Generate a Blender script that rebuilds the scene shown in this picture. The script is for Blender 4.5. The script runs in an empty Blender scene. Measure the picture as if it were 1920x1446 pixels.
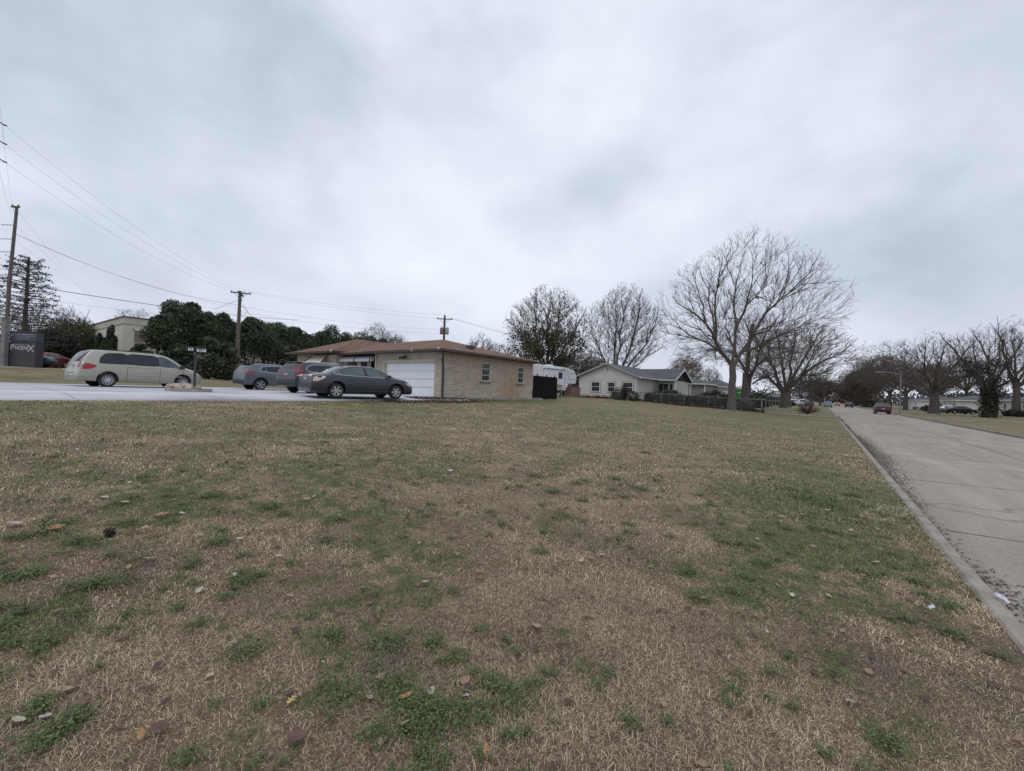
import bpy, bmesh, math, random
import numpy as np
from mathutils import Vector, Matrix
random.seed(7); RNG = np.random.default_rng(11)
R = math.radians; PI = math.pi
S = bpy.context.scene
COL = S.collection

# ---------------------------------------------------------------- camera
PHI, PITCH, ROLL, FPX = R(36.2), R(0.65), R(2.0), 800.0
CAMROT = Matrix.Rotation(PHI, 3, 'Z') @ Matrix.Rotation(R(90) + PITCH, 3, 'X') @ Matrix.Rotation(ROLL, 3, 'Z')
cd = bpy.data.cameras.new('camera'); cam = bpy.data.objects.new('camera', cd); COL.objects.link(cam)
cam.rotation_euler = CAMROT.to_euler(); cam.location = (0, 0, 0)
cd.sensor_width = 36; cd.lens = 36 * FPX / 1920; cd.clip_start = 0.05; cd.clip_end = 5000
S.camera = cam

# ---------------------------------------------------------------- sky, sun, exposure
SUN_EL, SUN_AZ = R(62), R(160)
w = bpy.data.worlds.new("World"); S.world = w; w.use_nodes = True
nt = w.node_tree; nt.nodes.clear()
def N(t, typ, **k):
    n = t.nodes.new(typ)
    for a, b in k.items(): setattr(n, a, b)
    return n
def ramp(t, fac, stops, interp='LINEAR'):
    n = N(t, 'ShaderNodeValToRGB'); cr = n.color_ramp; cr.interpolation = interp
    while len(cr.elements) < len(stops): cr.elements.new(0.5)
    for e, (p, c) in zip(cr.elements, stops):
        e.position = p; e.color = (*c, 1) if len(c) == 3 else c
    t.links.new(fac, n.inputs[0]); return n.outputs[0]
def mixc(t, fac, a, b, mode='MIX'):
    n = N(t, 'ShaderNodeMix', data_type='RGBA', blend_type=mode)
    for sock, v in ((n.inputs[0], fac), (n.inputs[6], a), (n.inputs[7], b)):
        if isinstance(v, (int, float)): sock.default_value = v
        elif isinstance(v, tuple): sock.default_value = (*v, 1) if len(v) == 3 else v
        else: t.links.new(v, sock)
    return n.outputs[2]
def mth(t, op, a, b=0.0, c=None, clamp=False):
    n = N(t, 'ShaderNodeMath', operation=op, use_clamp=clamp)
    for i, v in enumerate((a, b) if c is None else (a, b, c)):
        if isinstance(v, (int, float)): n.inputs[i].default_value = v
        else: t.links.new(v, n.inputs[i])
    return n.outputs[0]
def noise(t, vec, scale, detail=4, rough=0.55, dist=0.0):
    n = N(t, 'ShaderNodeTexNoise'); n.inputs['Scale'].default_value = scale; n.inputs['Detail'].default_value = detail
    n.inputs['Roughness'].default_value = rough; n.inputs['Distortion'].default_value = dist
    t.links.new(vec, n.inputs['Vector']); return n.outputs['Fac']
tc = N(nt, 'ShaderNodeTexCoord'); sep = N(nt, 'ShaderNodeSeparateXYZ'); nt.links.new(tc.outputs['Generated'], sep.inputs[0])
zc = mth(nt, 'MAXIMUM', sep.outputs[2], 0.0)
den = mth(nt, 'ADD', zc, 0.42)
cx_, cy_ = mth(nt, 'DIVIDE', sep.outputs[0], den), mth(nt, 'DIVIDE', sep.outputs[1], den)
cmb = N(nt, 'ShaderNodeCombineXYZ'); nt.links.new(cx_, cmb.inputs[0]); nt.links.new(cy_, cmb.inputs[1]); cmb.inputs[2].default_value = 3.1
mp = N(nt, 'ShaderNodeMapping'); mp.inputs['Scale'].default_value = (1, 1, 1.7); mp.inputs['Location'].default_value = (4.3, 1.2, 0.4); nt.links.new(tc.outputs['Generated'], mp.inputs['Vector'])
n1 = noise(nt, mp.outputs[0], 1.9, 6, 0.5, 0.15)
n2 = noise(nt, mp.outputs[0], 4.6, 6, 0.55, 0.25)
cl = mth(nt, 'ADD', mth(nt, 'MULTIPLY', n1, 0.70), mth(nt, 'MULTIPLY', n2, 0.30))
# brightest gap in the overcast, a soft patch of thinner cloud
bd = (CAMROT @ Vector(((1040 - 960) / FPX, -(150 - 723) / FPX, -1))).normalized()
vd = N(nt, 'ShaderNodeVectorMath', operation='DOT_PRODUCT'); nt.links.new(tc.outputs['Generated'], vd.inputs[0]); vd.inputs[1].default_value = bd
patch = mth(nt, 'POWER', mth(nt, 'MAXIMUM', vd.outputs['Value'], 0.0), 9.0)
cl = mth(nt, 'ADD', cl, mth(nt, 'MULTIPLY', patch, 0.05))
# lobes of thicker and thinner cloud, their edges broken up by a warped direction
wn = N(nt, 'ShaderNodeTexNoise'); wn.inputs['Scale'].default_value = 3.2; wn.inputs['Detail'].default_value = 5; wn.inputs['Roughness'].default_value = 0.6; nt.links.new(mp.outputs[0], wn.inputs['Vector'])
wa = N(nt, 'ShaderNodeVectorMath', operation='MULTIPLY_ADD'); nt.links.new(wn.outputs['Color'], wa.inputs[0]); wa.inputs[1].default_value = (0.42, 0.42, 0.36); nt.links.new(tc.outputs['Generated'], wa.inputs[2])
wb = N(nt, 'ShaderNodeVectorMath', operation='SUBTRACT'); nt.links.new(wa.outputs[0], wb.inputs[0]); wb.inputs[1].default_value = (0.21, 0.21, 0.18)
wc = N(nt, 'ShaderNodeVectorMath', operation='NORMALIZE'); nt.links.new(wb.outputs[0], wc.inputs[0])
for (lx, ly, pw, am) in ((1050, 230, 80, 0.055), (1260, 230, 120, 0.05), (620, 330, 50, 0.06), (1120, 350, 110, -0.11), (980, 400, 200, -0.05), (1840, 450, 90, -0.13), (240, 110, 40, -0.12), (520, 470, 120, -0.03), (860, 60, 70, -0.05), (1500, 90, 60, 0.04), (1350, 420, 120, 0.05)):
    dd = (CAMROT @ Vector(((lx - 960) / FPX, -(ly - 723) / FPX, -1))).normalized()
    dn = N(nt, 'ShaderNodeVectorMath', operation='DOT_PRODUCT'); nt.links.new(wc.outputs[0], dn.inputs[0]); dn.inputs[1].default_value = dd
    cl = mth(nt, 'ADD', cl, mth(nt, 'MULTIPLY', mth(nt, 'POWER', mth(nt, 'MAXIMUM', dn.outputs['Value'], 0.0), pw), am))
ccol = ramp(nt, cl, [(0.28, (0.385, 0.43, 0.515)), (0.42, (0.495, 0.54, 0.635)), (0.54, (0.60, 0.645, 0.735)), (0.70, (0.71, 0.745, 0.815))])
hz = mth(nt, 'SUBTRACT', 1.0, mth(nt, 'MULTIPLY', zc, 4.0), clamp=True)
ccol = mixc(nt, mth(nt, 'MULTIPLY', hz, 0.55), ccol, (0.50, 0.525, 0.615))
sky = N(nt, 'ShaderNodeTexSky', sky_type='NISHITA'); sky.sun_disc = False; sky.sun_elevation = SUN_EL; sky.sun_rotation = SUN_AZ
bg1 = N(nt, 'ShaderNodeBackground'); nt.links.new(sky.outputs[0], bg1.inputs[0]); bg1.inputs[1].default_value = 0.06
bg2 = N(nt, 'ShaderNodeBackground'); nt.links.new(ccol, bg2.inputs[0]); bg2.inputs[1].default_value = 1.0
ms = N(nt, 'ShaderNodeMixShader'); ms.inputs[0].default_value = 0.93
nt.links.new(bg1.outputs[0], ms.inputs[1]); nt.links.new(bg2.outputs[0], ms.inputs[2])
wo = N(nt, 'ShaderNodeOutputWorld'); nt.links.new(ms.outputs[0], wo.inputs[0])
sl = bpy.data.lights.new('sun', 'SUN'); sl.energy = 0.6; sl.angle = R(40); sl.color = (1, 0.96, 0.92)
so = bpy.data.objects.new('sun', sl); COL.objects.link(so)
sdir = Vector((math.sin(SUN_AZ) * math.cos(SUN_EL), math.cos(SUN_AZ) * math.cos(SUN_EL), math.sin(SUN_EL)))  # towards the sun
so.rotation_euler = sdir.to_track_quat('Z', 'Y').to_euler(); so.location = (0, 0, 60)
S.view_settings.view_transform = 'Standard'; S.view_settings.look = 'None'; S.view_settings.gamma = 1
S.view_settings.exposure = 0.40
S.cycles.use_adaptive_sampling = True

# ---------------------------------------------------------------- placing helpers
def ray(px, py): return CAMROT @ Vector(((px - 960) / FPX, -(py - 723) / FPX, -1))
def W(px, py, z): return ray(px, py) * z                      # photograph pixel + distance -> point of the place
def XY(px, z): p = W(px, 732 + 0.035 * (px - 960), z); return p.x, p.y
def sst(a, b, x): t = np.clip((x - a) / (b - a), 0, 1); return t * t * (3 - 2 * t)
GX = [-900, -120, -70, -58, -50, -40, -33, -28, -20, -18.5, -16.8, -12, -6, -3, 0.92]
GZ = [0.7, 0.6, 0.3, 0.12, 0.0, -0.3, -0.5, -0.55, -0.57, -0.6, -0.7, -0.98, -1.22, -1.38, -1.5]
def gz(x, y):                                                 # height of the ground (0 is the camera)
    x = np.asarray(x, float); y = np.asarray(y, float)
    b = np.interp(x, GX, GZ)
    b = b + 0.45 * sst(-36, -50, x) * sst(20, 6, y)
    b = b + 0.018 * np.sin(x * 0.9 + 1.3 * np.sin(y * 0.4)) * np.sin(y * 0.7 + x * 0.2) * (x > -16.5)
    far = sst(60, 140, y); b = b * (1 - far) + far * np.minimum(np.interp(x, [-900, -60, -15, 0.62], [-1.0, -1.0, -1.35, -1.5]), b + 0.0)
    b = np.where((x > 1.02) & (x < 8.78), -1.9, b)
    return np.where(x >= 8.78, -1.5 + 0.006 * np.clip(x - 8.78, 0, 30), b)
def G(x, y): return float(gz(x, y))
def on(x, y, dz=0.0): return (x, y, G(x, y) + dz)
def XYg(px, py):                                              # where the sight line of a pixel meets the lawn
    d = ray(px, py); t = 0.5
    for _ in range(4000):
        if (d * t).z <= G((d * t).x, (d * t).y): break
        t *= 1.003
    p = d * t; return p.x, p.y

# ---------------------------------------------------------------- object helpers
def tag(o, label=None, cat=None, group=None, kind=None):
    if label: o['label'] = label
    if cat: o['category'] = cat
    if group: o['group'] = group
    if kind: o['kind'] = kind
    return o
def empty(name, loc, rz=0.0, label=None, cat=None, group=None):
    o = bpy.data.objects.new(name, None); COL.objects.link(o); o.location = loc; o.rotation_euler = (0, 0, rz); o.empty_display_size = 0.3
    return tag(o, label, cat, group)
def npmesh(name, V, F, mat=None, parent=None, smooth=False, attrs=None):
    V = np.asarray(V, np.float32).reshape(-1, 3)
    me = bpy.data.meshes.new(name)
    if isinstance(F, np.ndarray):
        k = F.shape[1]; m = F.shape[0]
        me.vertices.add(len(V)); me.vertices.foreach_set('co', V.ravel())
        me.loops.add(m * k); me.loops.foreach_set('vertex_index', F.astype(np.int32).ravel())
        me.polygons.add(m); me.polygons.foreach_set('loop_start', np.arange(0, m * k, k, dtype=np.int32))
        me.update(calc_edges=True)
    else:
        me.from_pydata([tuple(v) for v in V.tolist()], [], F); me.update()
    if smooth and len(me.polygons): me.polygons.foreach_set('use_smooth', np.ones(len(me.polygons), bool))
    if attrs:
        for an, av in attrs.items():
            a = me.attributes.new(an, 'FLOAT', 'POINT'); a.data.foreach_set('value', np.asarray(av, np.float32))
    if mat:
        for mm in (mat if isinstance(mat, (list, tuple)) else [mat]): me.materials.append(mm)
    o = bpy.data.objects.new(name, me); COL.objects.link(o)
    if parent: o.parent = parent
    return o
class MB:
    """collects boxes, tubes, prisms and sheets; build() links them as one mesh object"""
    def __init__(s): s.v = []; s.f = []
    def add(s, V, F):
        b = len(s.v); s.v += [tuple(map(float, p)) for p in V]; s.f += [[i + b for i in f] for f in F]; return s
    def box(s, x0, x1, y0, y1, z0, z1, M=None):
        V = [Vector(p) for p in ((x0,y0,z0),(x1,y0,z0),(x1,y1,z0),(x0,y1,z0),(x0,y0,z1),(x1,y0,z1),(x1,y1,z1),(x0,y1,z1))]
        if M is not None: V = [M @ p for p in V]
        return s.add(V, [(0,3,2,1),(4,5,6,7),(0,1,5,4),(1,2,6,5),(2,3,7,6),(3,0,4,7)])
    def tube(s, pts, r, n=8, caps=True):
        pts = [Vector(p) for p in pts]; rs = r if isinstance(r, (list, tuple)) else [r] * len(pts); V = []
        for i, p in enumerate(pts):
            d = (pts[min(i + 1, len(pts) - 1)] - pts[max(i - 1, 0)]).normalized()
            a = Vector((0, 0, 1)) if abs(d.z) < 0.9 else Vector((1, 0, 0)); u = d.cross(a).normalized(); v = d.cross(u)
            V += [p + (u * math.cos(2 * PI * k / n) + v * math.sin(2 * PI * k / n)) * rs[i] for k in range(n)]
        F = [(i*n+k, i*n+(k+1)%n, (i+1)*n+(k+1)%n, (i+1)*n+k) for i in range(len(pts)-1) for k in range(n)]
        if caps: F += [tuple(range(n))[::-1], tuple((len(pts)-1)*n+k for k in range(n))]
        return s.add(V, F)
    def lathe(s, prof, n=24, M=None, axis='y'):
        V = []
        for a, r in prof:
            for k in range(n):
                c, d = r * math.cos(2*PI*k/n), r * math.sin(2*PI*k/n)
                p = Vector((c, a, d)) if axis == 'y' else Vector((c, d, a))
                V.append(M @ p if M is not None else p)
        return s.add(V, [(i*n+k, (i+1)*n+k, (i+1)*n+(k+1)%n, i*n+(k+1)%n) for i in range(len(prof)-1) for k in range(n)])
    def build(s, name, mat, parent=None, smooth=False, bevel=0.0):
        o = npmesh(name, s.v, s.f, mat, parent, smooth)
        if bevel:
            b = o.modifiers.new('b', 'BEVEL'); b.width = bevel; b.segments = 2; b.limit_method = 'ANGLE'
        return o
def Mx(x, y, z, rz=0.0, ry=0.0, rx=0.0):
    return Matrix.Translation((x, y, z)) @ Matrix.Rotation(rz, 4, 'Z') @ Matrix.Rotation(ry, 4, 'Y') @ Matrix.Rotation(rx, 4, 'X')
def text_mesh(name, body, size, mat, parent, M, extrude=0.006, bold=0.0, xs=1.0):
    cu = bpy.data.curves.new(name, 'FONT'); cu.body = body; cu.size = size; cu.extrude = extrude; cu.align_x = 'CENTER'; cu.align_y = 'CENTER'; cu.offset = bold
    t = bpy.data.objects.new('tmp', cu); COL.objects.link(t)
    me = bpy.data.meshes.new_from_object(t.evaluated_get(bpy.context.evaluated_depsgraph_get()))
    bpy.data.objects.remove(t); bpy.data.curves.remove(cu)
    me.transform(M @ Matrix.Diagonal((xs, 1, 1, 1))); me.materials.clear(); me.materials.append(mat); me.name = name
    o = bpy.data.objects.new(name, me); COL.objects.link(o); o.parent = parent; return o

# ---------------------------------------------------------------- materials
def newmat(name):
    m = bpy.data.materials.new(name); m.use_nodes = True; t = m.node_tree; b = t.nodes['Principled BSDF']
    return m, t, b
def pos(t): return N(t, 'ShaderNodeNewGeometry').outputs['Position']
def scl(t, vec, s, loc=(0, 0, 0)):
    n = N(t, 'ShaderNodeMapping'); n.inputs['Scale'].default_value = s; n.inputs['Location'].default_value = loc; t.links.new(vec, n.inputs['Vector']); return n.outputs[0]
def bump(t, b, h, strength, dist=0.02):
    n = N(t, 'ShaderNodeBump'); n.inputs['Strength'].default_value = strength; n.inputs['Distance'].default_value = dist
    t.links.new(h, n.inputs['Height']); t.links.new(n.outputs[0], b.inputs['Normal'])
def mat(name, c1, c2=None, scale=3.0, rough=0.7, bmp=0.0, stretch=(1, 1, 1), metal=0.0, coat=0.0, detail=5, lo=0.35, hi=0.65, obj=False, bdist=0.02, spec=None):
    m, t, b = newmat(name)
    b.inputs['Roughness'].default_value = rough; b.inputs['Metallic'].default_value = metal; b.inputs['Coat Weight'].default_value = coat; b.inputs['Coat Roughness'].default_value = 0.06
    if spec is not None: b.inputs['Specular IOR Level'].default_value = spec
    if c2 is None: c2 = tuple(x * 0.82 for x in c1)
    v = N(t, 'ShaderNodeTexCoord').outputs['Object'] if obj else pos(t)
    f = noise(t, scl(t, v, stretch), scale, detail, 0.6)
    t.links.new(ramp(t, f, [(lo, c1), (hi, c2)]), b.inputs['Base Color'])
    if bmp: bump(t, b, f, bmp, bdist)
    return m
def paint(name, c, metal=0.5, rough=0.32, dirt=0.10):
    m, t, b = newmat(name)
    v = N(t, 'ShaderNodeTexCoord').outputs['Object']
    f = noise(t, v, 2.4, 6, 0.65)
    sx = N(t, 'ShaderNodeSeparateXYZ'); t.links.new(v, sx.inputs[0])
    low = mth(t, 'SUBTRACT', 1.0, mth(t, 'MULTIPLY', sx.outputs[2], 1.7), clamp=True)
    d = mth(t, 'MULTIPLY', mth(t, 'ADD', low, 0.25), mth(t, 'MULTIPLY', f, 1.0), clamp=True)
    d = mth(t, 'MULTIPLY', d, dirt * 3)
    t.links.new(mixc(t, d, c, (0.16, 0.145, 0.125)), b.inputs['Base Color'])
    t.links.new(mth(t, 'ADD', mth(t, 'MULTIPLY', d, 0.8), rough, clamp=True), b.inputs['Roughness'])
    b.inputs['Metallic'].default_value = metal; b.inputs['Coat Weight'].default_value = 0.35; b.inputs['Coat Roughness'].default_value = 0.08
    return m
def glass_dark(name, c=(0.018, 0.022, 0.026), rough=0.05):
    m, t, b = newmat(name)
    f = noise(t, N(t, 'ShaderNodeTexCoord').outputs['Object'], 1.6, 3, 0.5)
    t.links.new(ramp(t, f, [(0.35, c), (0.7, tuple(x * 1.9 for x in c))]), b.inputs['Base Color'])
    b.inputs['Roughness'].default_value = rough; b.inputs['Specular IOR Level'].default_value = 0.32
    return m
def brick(name, c1, c2, mortar, bw=0.40, rh=0.085, ms=0.015, stain=None):
    m, t, b = newmat(name); s = N(t, 'ShaderNodeSeparateXYZ'); p = pos(t); t.links.new(p, s.inputs[0])
    c = N(t, 'ShaderNodeCombineXYZ'); t.links.new(mth(t, 'ADD', s.outputs[0], s.outputs[1]), c.inputs[0]); t.links.new(s.outputs[2], c.inputs[1])
    n = N(t, 'ShaderNodeTexBrick'); t.links.new(c.outputs[0], n.inputs['Vector'])
    n.inputs['Color1'].default_value = (*c1, 1); n.inputs['Color2'].default_value = (*c2, 1); n.inputs['Mortar'].default_value = (*mortar, 1)
    n.inputs['Scale'].default_value = 1.0; n.inputs['Brick Width'].default_value = bw; n.inputs['Row Height'].default_value = rh; n.inputs['Mortar Size'].default_value = ms; n.inputs['Bias'].default_value = 0.1
    col = mixc(t, ramp(t, noise(t, scl(t, p, (1, 1, 3)), 1.6, 6, 0.65), [(0.35, (0.72,) * 3), (0.7, (1.06,) * 3)]), (0, 0, 0), n.outputs[0])
    col = mixc(t, 1.0, n.outputs[0], ramp(t, noise(t, scl(t, p, (1, 1, 3)), 1.6, 6, 0.65), [(0.3, (0.74, 0.73, 0.72)), (0.7, (1.0, 1.0, 1.0))]), 'MULTIPLY')
    if stain:
        (sy, sz, sr), sc = stain
        d = N(t, 'ShaderNodeVectorMath', operation='DISTANCE'); q = N(t, 'ShaderNodeCombineXYZ'); t.links.new(s.outputs[1], q.inputs[0]); t.links.new(s.outputs[2], q.inputs[1])
        t.links.new(q.outputs[0], d.inputs[0]); d.inputs[1].default_value = (sy, sz, 0)
        f = mth(t, 'SUBTRACT', 1.0, mth(t, 'DIVIDE', d.outputs['Value'], sr), clamp=True)
        f = mth(t, 'MULTIPLY', f, mth(t, 'MULTIPLY', noise(t, scl(t, p, (1, 1.6, 0.6)), 2.2, 4), 1.5), clamp=True)
        col = mixc(t, f, col, sc)
    t.links.new(col, b.inputs['Base Color']); b.inputs['Roughness'].default_value = 0.85
    bump(t, b, mth(t, 'SUBTRACT', 1.0, n.outputs['Fac']), 0.6, 0.012)
    return m
# the lawn: one colour field for the soil sheet and for the blades that grow on it
def lawn_fields(t):
    p = pos(t)
    big = noise(t, scl(t, p, (1, 1, 0)), 0.16, 3, 0.5); mid = noise(t, scl(t, p, (1, 1, 0), (9, 4, 0)), 0.85, 4, 0.6, 0.3); sml = noise(t, scl(t, p, (1, 1, 0), (3, 7, 0)), 5.0, 5, 0.65, 0.2)
    s = N(t, 'ShaderNodeSeparateXYZ'); t.links.new(p, s.inputs[0])
    dist = N(t, 'ShaderNodeVectorMath', operation='LENGTH'); t.links.new(p, dist.inputs[0])
    def bell(v, c, wd):
        q = mth(t, 'DIVIDE', mth(t, 'SUBTRACT', v, c), wd); return mth(t, 'POWER', 2.718, mth(t, 'MULTIPLY', mth(t, 'MULTIPLY', q, q), -1.0))
    curb = mth(t, 'MULTIPLY', bell(s.outputs[0], -0.25, 1.0), bell(s.outputs[1], 7.0, 3.6))
    wall = mth(t, 'MULTIPLY', bell(s.outputs[0], -16.6, 1.3), bell(s.outputs[1], 23.5, 5.0))
    verge = mth(t, 'MULTIPLY', bell(s.outputs[0], -3.0, 4.0), bell(s.outputs[1], 38.0, 12.0))
    g = mth(t, 'ADD', mth(t, 'MULTIPLY', big, 0.36), mth(t, 'ADD', mth(t, 'MULTIPLY', mid, 0.40), mth(t, 'MULTIPLY', sml, 0.48)))
    g = mth(t, 'ADD', g, mth(t, 'MULTIPLY', curb, 0.13)); g = mth(t, 'ADD', g, mth(t, 'MULTIPLY', wall, 0.22)); g = mth(t, 'ADD', g, mth(t, 'MULTIPLY', verge, 0.08))
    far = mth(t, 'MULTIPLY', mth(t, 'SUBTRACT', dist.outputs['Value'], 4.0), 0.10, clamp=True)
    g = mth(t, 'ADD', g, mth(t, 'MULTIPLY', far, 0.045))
    return p, g, mid, sml, dist.outputs['Value'], far
def lawn_mat(name, blades):
    m, t, b = newmat(name); p, g, mid, sml, dist, far = lawn_fields(t)
    near = ramp(t, g, [(0.64, (0, 0, 0)), (0.72, (0.9,) * 3)]); wide = ramp(t, g, [(0.54, (0, 0, 0)), (0.78, (0.80,) * 3)])
    gm = mixc(t, far, near, wide)
    dead = ramp(t, noise(t, scl(t, p, (1, 1, 0), (5, 5, 0)), 1.3, 4, 0.6), [(0.32, (0.35, 0.292, 0.235)), (0.5, (0.51, 0.418, 0.308)), (0.66, (0.63, 0.52, 0.38))])
    if blades:
        a = N(t, 'ShaderNodeAttribute', attribute_name='rnd').outputs['Fac']
        dead = mixc(t, 1.0, dead, ramp(t, a, [(0.0, (0.30, 0.27, 0.25)), (0.35, (0.8, 0.76, 0.72)), (0.8, (1.22, 1.2, 1.14)), (1.0, (1.5, 1.46, 1.36))]), 'MULTIPLY')
        green = ramp(t, a, [(0.0, (0.040, 0.058, 0.020)), (0.5, (0.105, 0.150, 0.048)), (1.0, (0.27, 0.29, 0.12))])
    else:
        fn = noise(t, scl(t, p, (1, 1, 1)), 34, 6, 0.75)
        dead = mixc(t, 1.0, dead, ramp(t, fn, [(0.33, (0.30, 0.28, 0.27)), (0.55, (0.80, 0.76, 0.73)), (0.72, (1.35, 1.28, 1.2))]), 'MULTIPLY')
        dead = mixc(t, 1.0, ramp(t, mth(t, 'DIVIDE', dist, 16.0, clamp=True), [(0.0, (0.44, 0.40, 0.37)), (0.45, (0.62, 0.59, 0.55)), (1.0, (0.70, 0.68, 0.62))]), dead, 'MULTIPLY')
        green = ramp(t, fn, [(0.35, (0.045, 0.055, 0.020)), (0.6, (0.12, 0.15, 0.055)), (0.75, (0.24, 0.25, 0.11))])
        b.inputs['Specular IOR Level'].default_value = 0.15
    gm = mth(t, 'MULTIPLY', gm, 0.96)
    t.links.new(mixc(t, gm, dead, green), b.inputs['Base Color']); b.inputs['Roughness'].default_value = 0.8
    if blades: b.inputs['Specular IOR Level'].default_value = 0.2
    else: bump(t, b, fn, 0.9, 0.03)
    return m
M = {}
M['lawn'] = lawn_mat('lawn_soil', False); M['blade'] = lawn_mat('lawn_blades', True)
def street_mat():
    m, t, b = newmat('street_concrete'); p = pos(t)
    a = noise(t, scl(t, p, (1, 0.3, 1)), 0.55, 6, 0.65, 0.4); c = noise(t, p, 26, 6, 0.7); e = noise(t, scl(t, p, (2.2, 0.16, 1)), 1.3, 4, 0.5)
    col = ramp(t, a, [(0.28, (0.26, 0.222, 0.190)), (0.5, (0.335, 0.286, 0.239)), (0.72, (0.39, 0.333, 0.274))])
    col = mixc(t, 1.0, col, ramp(t, c, [(0.3, (0.72,) * 3), (0.6, (1.05,) * 3)]), 'MULTIPLY')
    col = mixc(t, 1.0, col, ramp(t, e, [(0.36, (0.86, 0.86, 0.87)), (0.62, (1.04, 1.03, 1.02))]), 'MULTIPLY')
    vo = N(t, 'ShaderNodeTexVoronoi', feature='DISTANCE_TO_EDGE'); vo.inputs['Scale'].default_value = 0.16
    t.links.new(scl(t, p, (1, 1, 1)), vo.inputs['Vector'])
    wob = N(t, 'ShaderNodeVectorMath', operation='ADD'); nn = N(t, 'ShaderNodeTexNoise'); nn.inputs['Scale'].default_value = 1.1; nn.inputs['Detail'].default_value = 6; t.links.new(p, nn.inputs['Vector'])
    t.links.new(p, wob.inputs[0]); t.links.new(nn.outputs['Color'], wob.inputs[1]); t.links.new(wob.outputs[0], vo.inputs['Vector'])
    crack = ramp(t, vo.outputs['Distance'], [(0.0, (0, 0, 0)), (0.006, (1, 1, 1))])
    col = mixc(t, crack, (0.175, 0.158, 0.142), col)
    t.links.new(col, b.inputs['Base Color']); b.inputs['Roughness'].default_value = 0.88; bump(t, b, c, 0.35, 0.006); return m
M['street'] = street_mat()
M['curb'] = mat('curb_concrete', (0.32, 0.285, 0.245), (0.20, 0.178, 0.152), 3.5, 0.9, 0.5)
M['joint'] = mat('joint_tar', (0.11, 0.10, 0.09), (0.19, 0.17, 0.15), 9, 0.9)
M['drive'] = mat('driveway_concrete', (0.55, 0.555, 0.57), (0.31, 0.315, 0.33), .6, 0.85, 0.15, stretch=(1, 0.5, 1), detail=9, lo=.38, hi=.66)
M['walk'] = mat('old_concrete', (0.36, 0.33, 0.29), (0.23, 0.21, 0.18), 2.5, 0.9, 0.3)
M['brick'] = brick('tan_brick', (0.58, 0.475, 0.365), (0.40, 0.31, 0.232), (0.60, 0.545, 0.47), stain=((24.3, -0.35, 1.9), (0.36, 0.20, 0.10)))
M['brick2'] = brick('red_brick', (0.22, 0.085, 0.055), (0.15, 0.06, 0.045), (0.22, 0.18, 0.15), 0.22, 0.075)
M['brick3'] = brick('tan_brick_dull', (0.32, 0.24, 0.16), (0.24, 0.18, 0.12), (0.24, 0.21, 0.17))
def shingle(name, c1, c2, c3):
    m, t, b = newmat(name); p = pos(t)
    s = N(t, 'ShaderNodeSeparateXYZ'); t.links.new(p, s.inputs[0])
    c = N(t, 'ShaderNodeCombineXYZ'); t.links.new(mth(t, 'ADD', s.outputs[0], s.outputs[1]), c.inputs[0]); t.links.new(mth(t, 'MULTIPLY', s.outputs[2], 3.6), c.inputs[1])
    n = N(t, 'ShaderNodeTexBrick'); t.links.new(c.outputs[0], n.inputs['Vector']); n.inputs['Color1'].default_value = (*c1, 1); n.inputs['Color2'].default_value = (*c2, 1); n.inputs['Mortar'].default_value = (*[x * 0.4 for x in c3], 1)
    n.inputs['Scale'].default_value = 1; n.inputs['Brick Width'].default_value = 0.34; n.inputs['Row Height'].default_value = 0.14; n.inputs['Mortar Size'].default_value = 0.006
    f = noise(t, p, 5, 7, 0.7); col = mixc(t, ramp(t, f, [(0.35, (0, 0, 0)), (0.7, (0.8,) * 3)]), n.outputs[0], c3)
    col = mixc(t, 1.0, col, ramp(t, noise(t, p, 0.7, 4, 0.6), [(0.3, (0.78,) * 3), (0.7, (1.1,) * 3)]), 'MULTIPLY')
    t.links.new(col, b.inputs['Base Color']); b.inputs['Roughness'].default_value = 0.92; bump(t, b, f, 0.5, 0.02); return m
M['roof_red'] = shingle('red_brown_shingle', (0.18, 0.084, 0.054), (0.082, 0.041, 0.029), (0.225, 0.132, 0.089))
M['roof_grey'] = shingle('slate_grey_shingle', (0.085, 0.092, 0.10), (0.055, 0.06, 0.068), (0.13, 0.135, 0.14))
M['roof_brown'] = shingle('grey_brown_shingle', (0.11, 0.10, 0.09), (0.08, 0.072, 0.065), (0.15, 0.135, 0.12))
M['white'] = mat('white_paint', (0.74, 0.75, 0.77), (0.64, 0.65, 0.67), 2.0, 0.5, stretch=(1, 1, .4))
M['gdoor'] = mat('garage_door_paint', (0.86, 0.865, 0.90), (0.79, 0.80, 0.84), 1.6, 0.42)
M['trim'] = mat('cream_trim', (0.58, 0.53, 0.42), (0.48, 0.44, 0.35), 3, 0.6)
M['cream'] = mat('cream_siding', (0.66, 0.64, 0.57), (0.56, 0.54, 0.48), 1.6, 0.65, stretch=(1, 1, 3))
M['grey_siding'] = mat('grey_siding', (0.34, 0.33, 0.30), (0.28, 0.27, 0.25), 2, 0.7)
M['stucco'] = mat('beige_stucco', (0.62, 0.585, 0.50), (0.53, 0.50, 0.42), 0.6, 0.85, 0.1)
M['stucco2'] = mat('beige_stucco_band', (0.52, 0.485, 0.41), (0.44, 0.41, 0.34), 0.8, 0.85)
M['gutter'] = mat('brown_gutter', (0.045, 0.032, 0.026), (0.07, 0.05, 0.04), 4, 0.45)
M['darkwood'] = mat('black_stained_board', (0.009, 0.007, 0.008), (0.024, 0.020, 0.020), 3, 0.9, 0.4, stretch=(6, 6, .5), spec=.08)
M['wood'] = mat('weathered_pole_wood', (0.16, 0.135, 0.115), (0.09, 0.075, 0.062), 3, 0.9, 0.6, stretch=(5, 5, .4))
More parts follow.
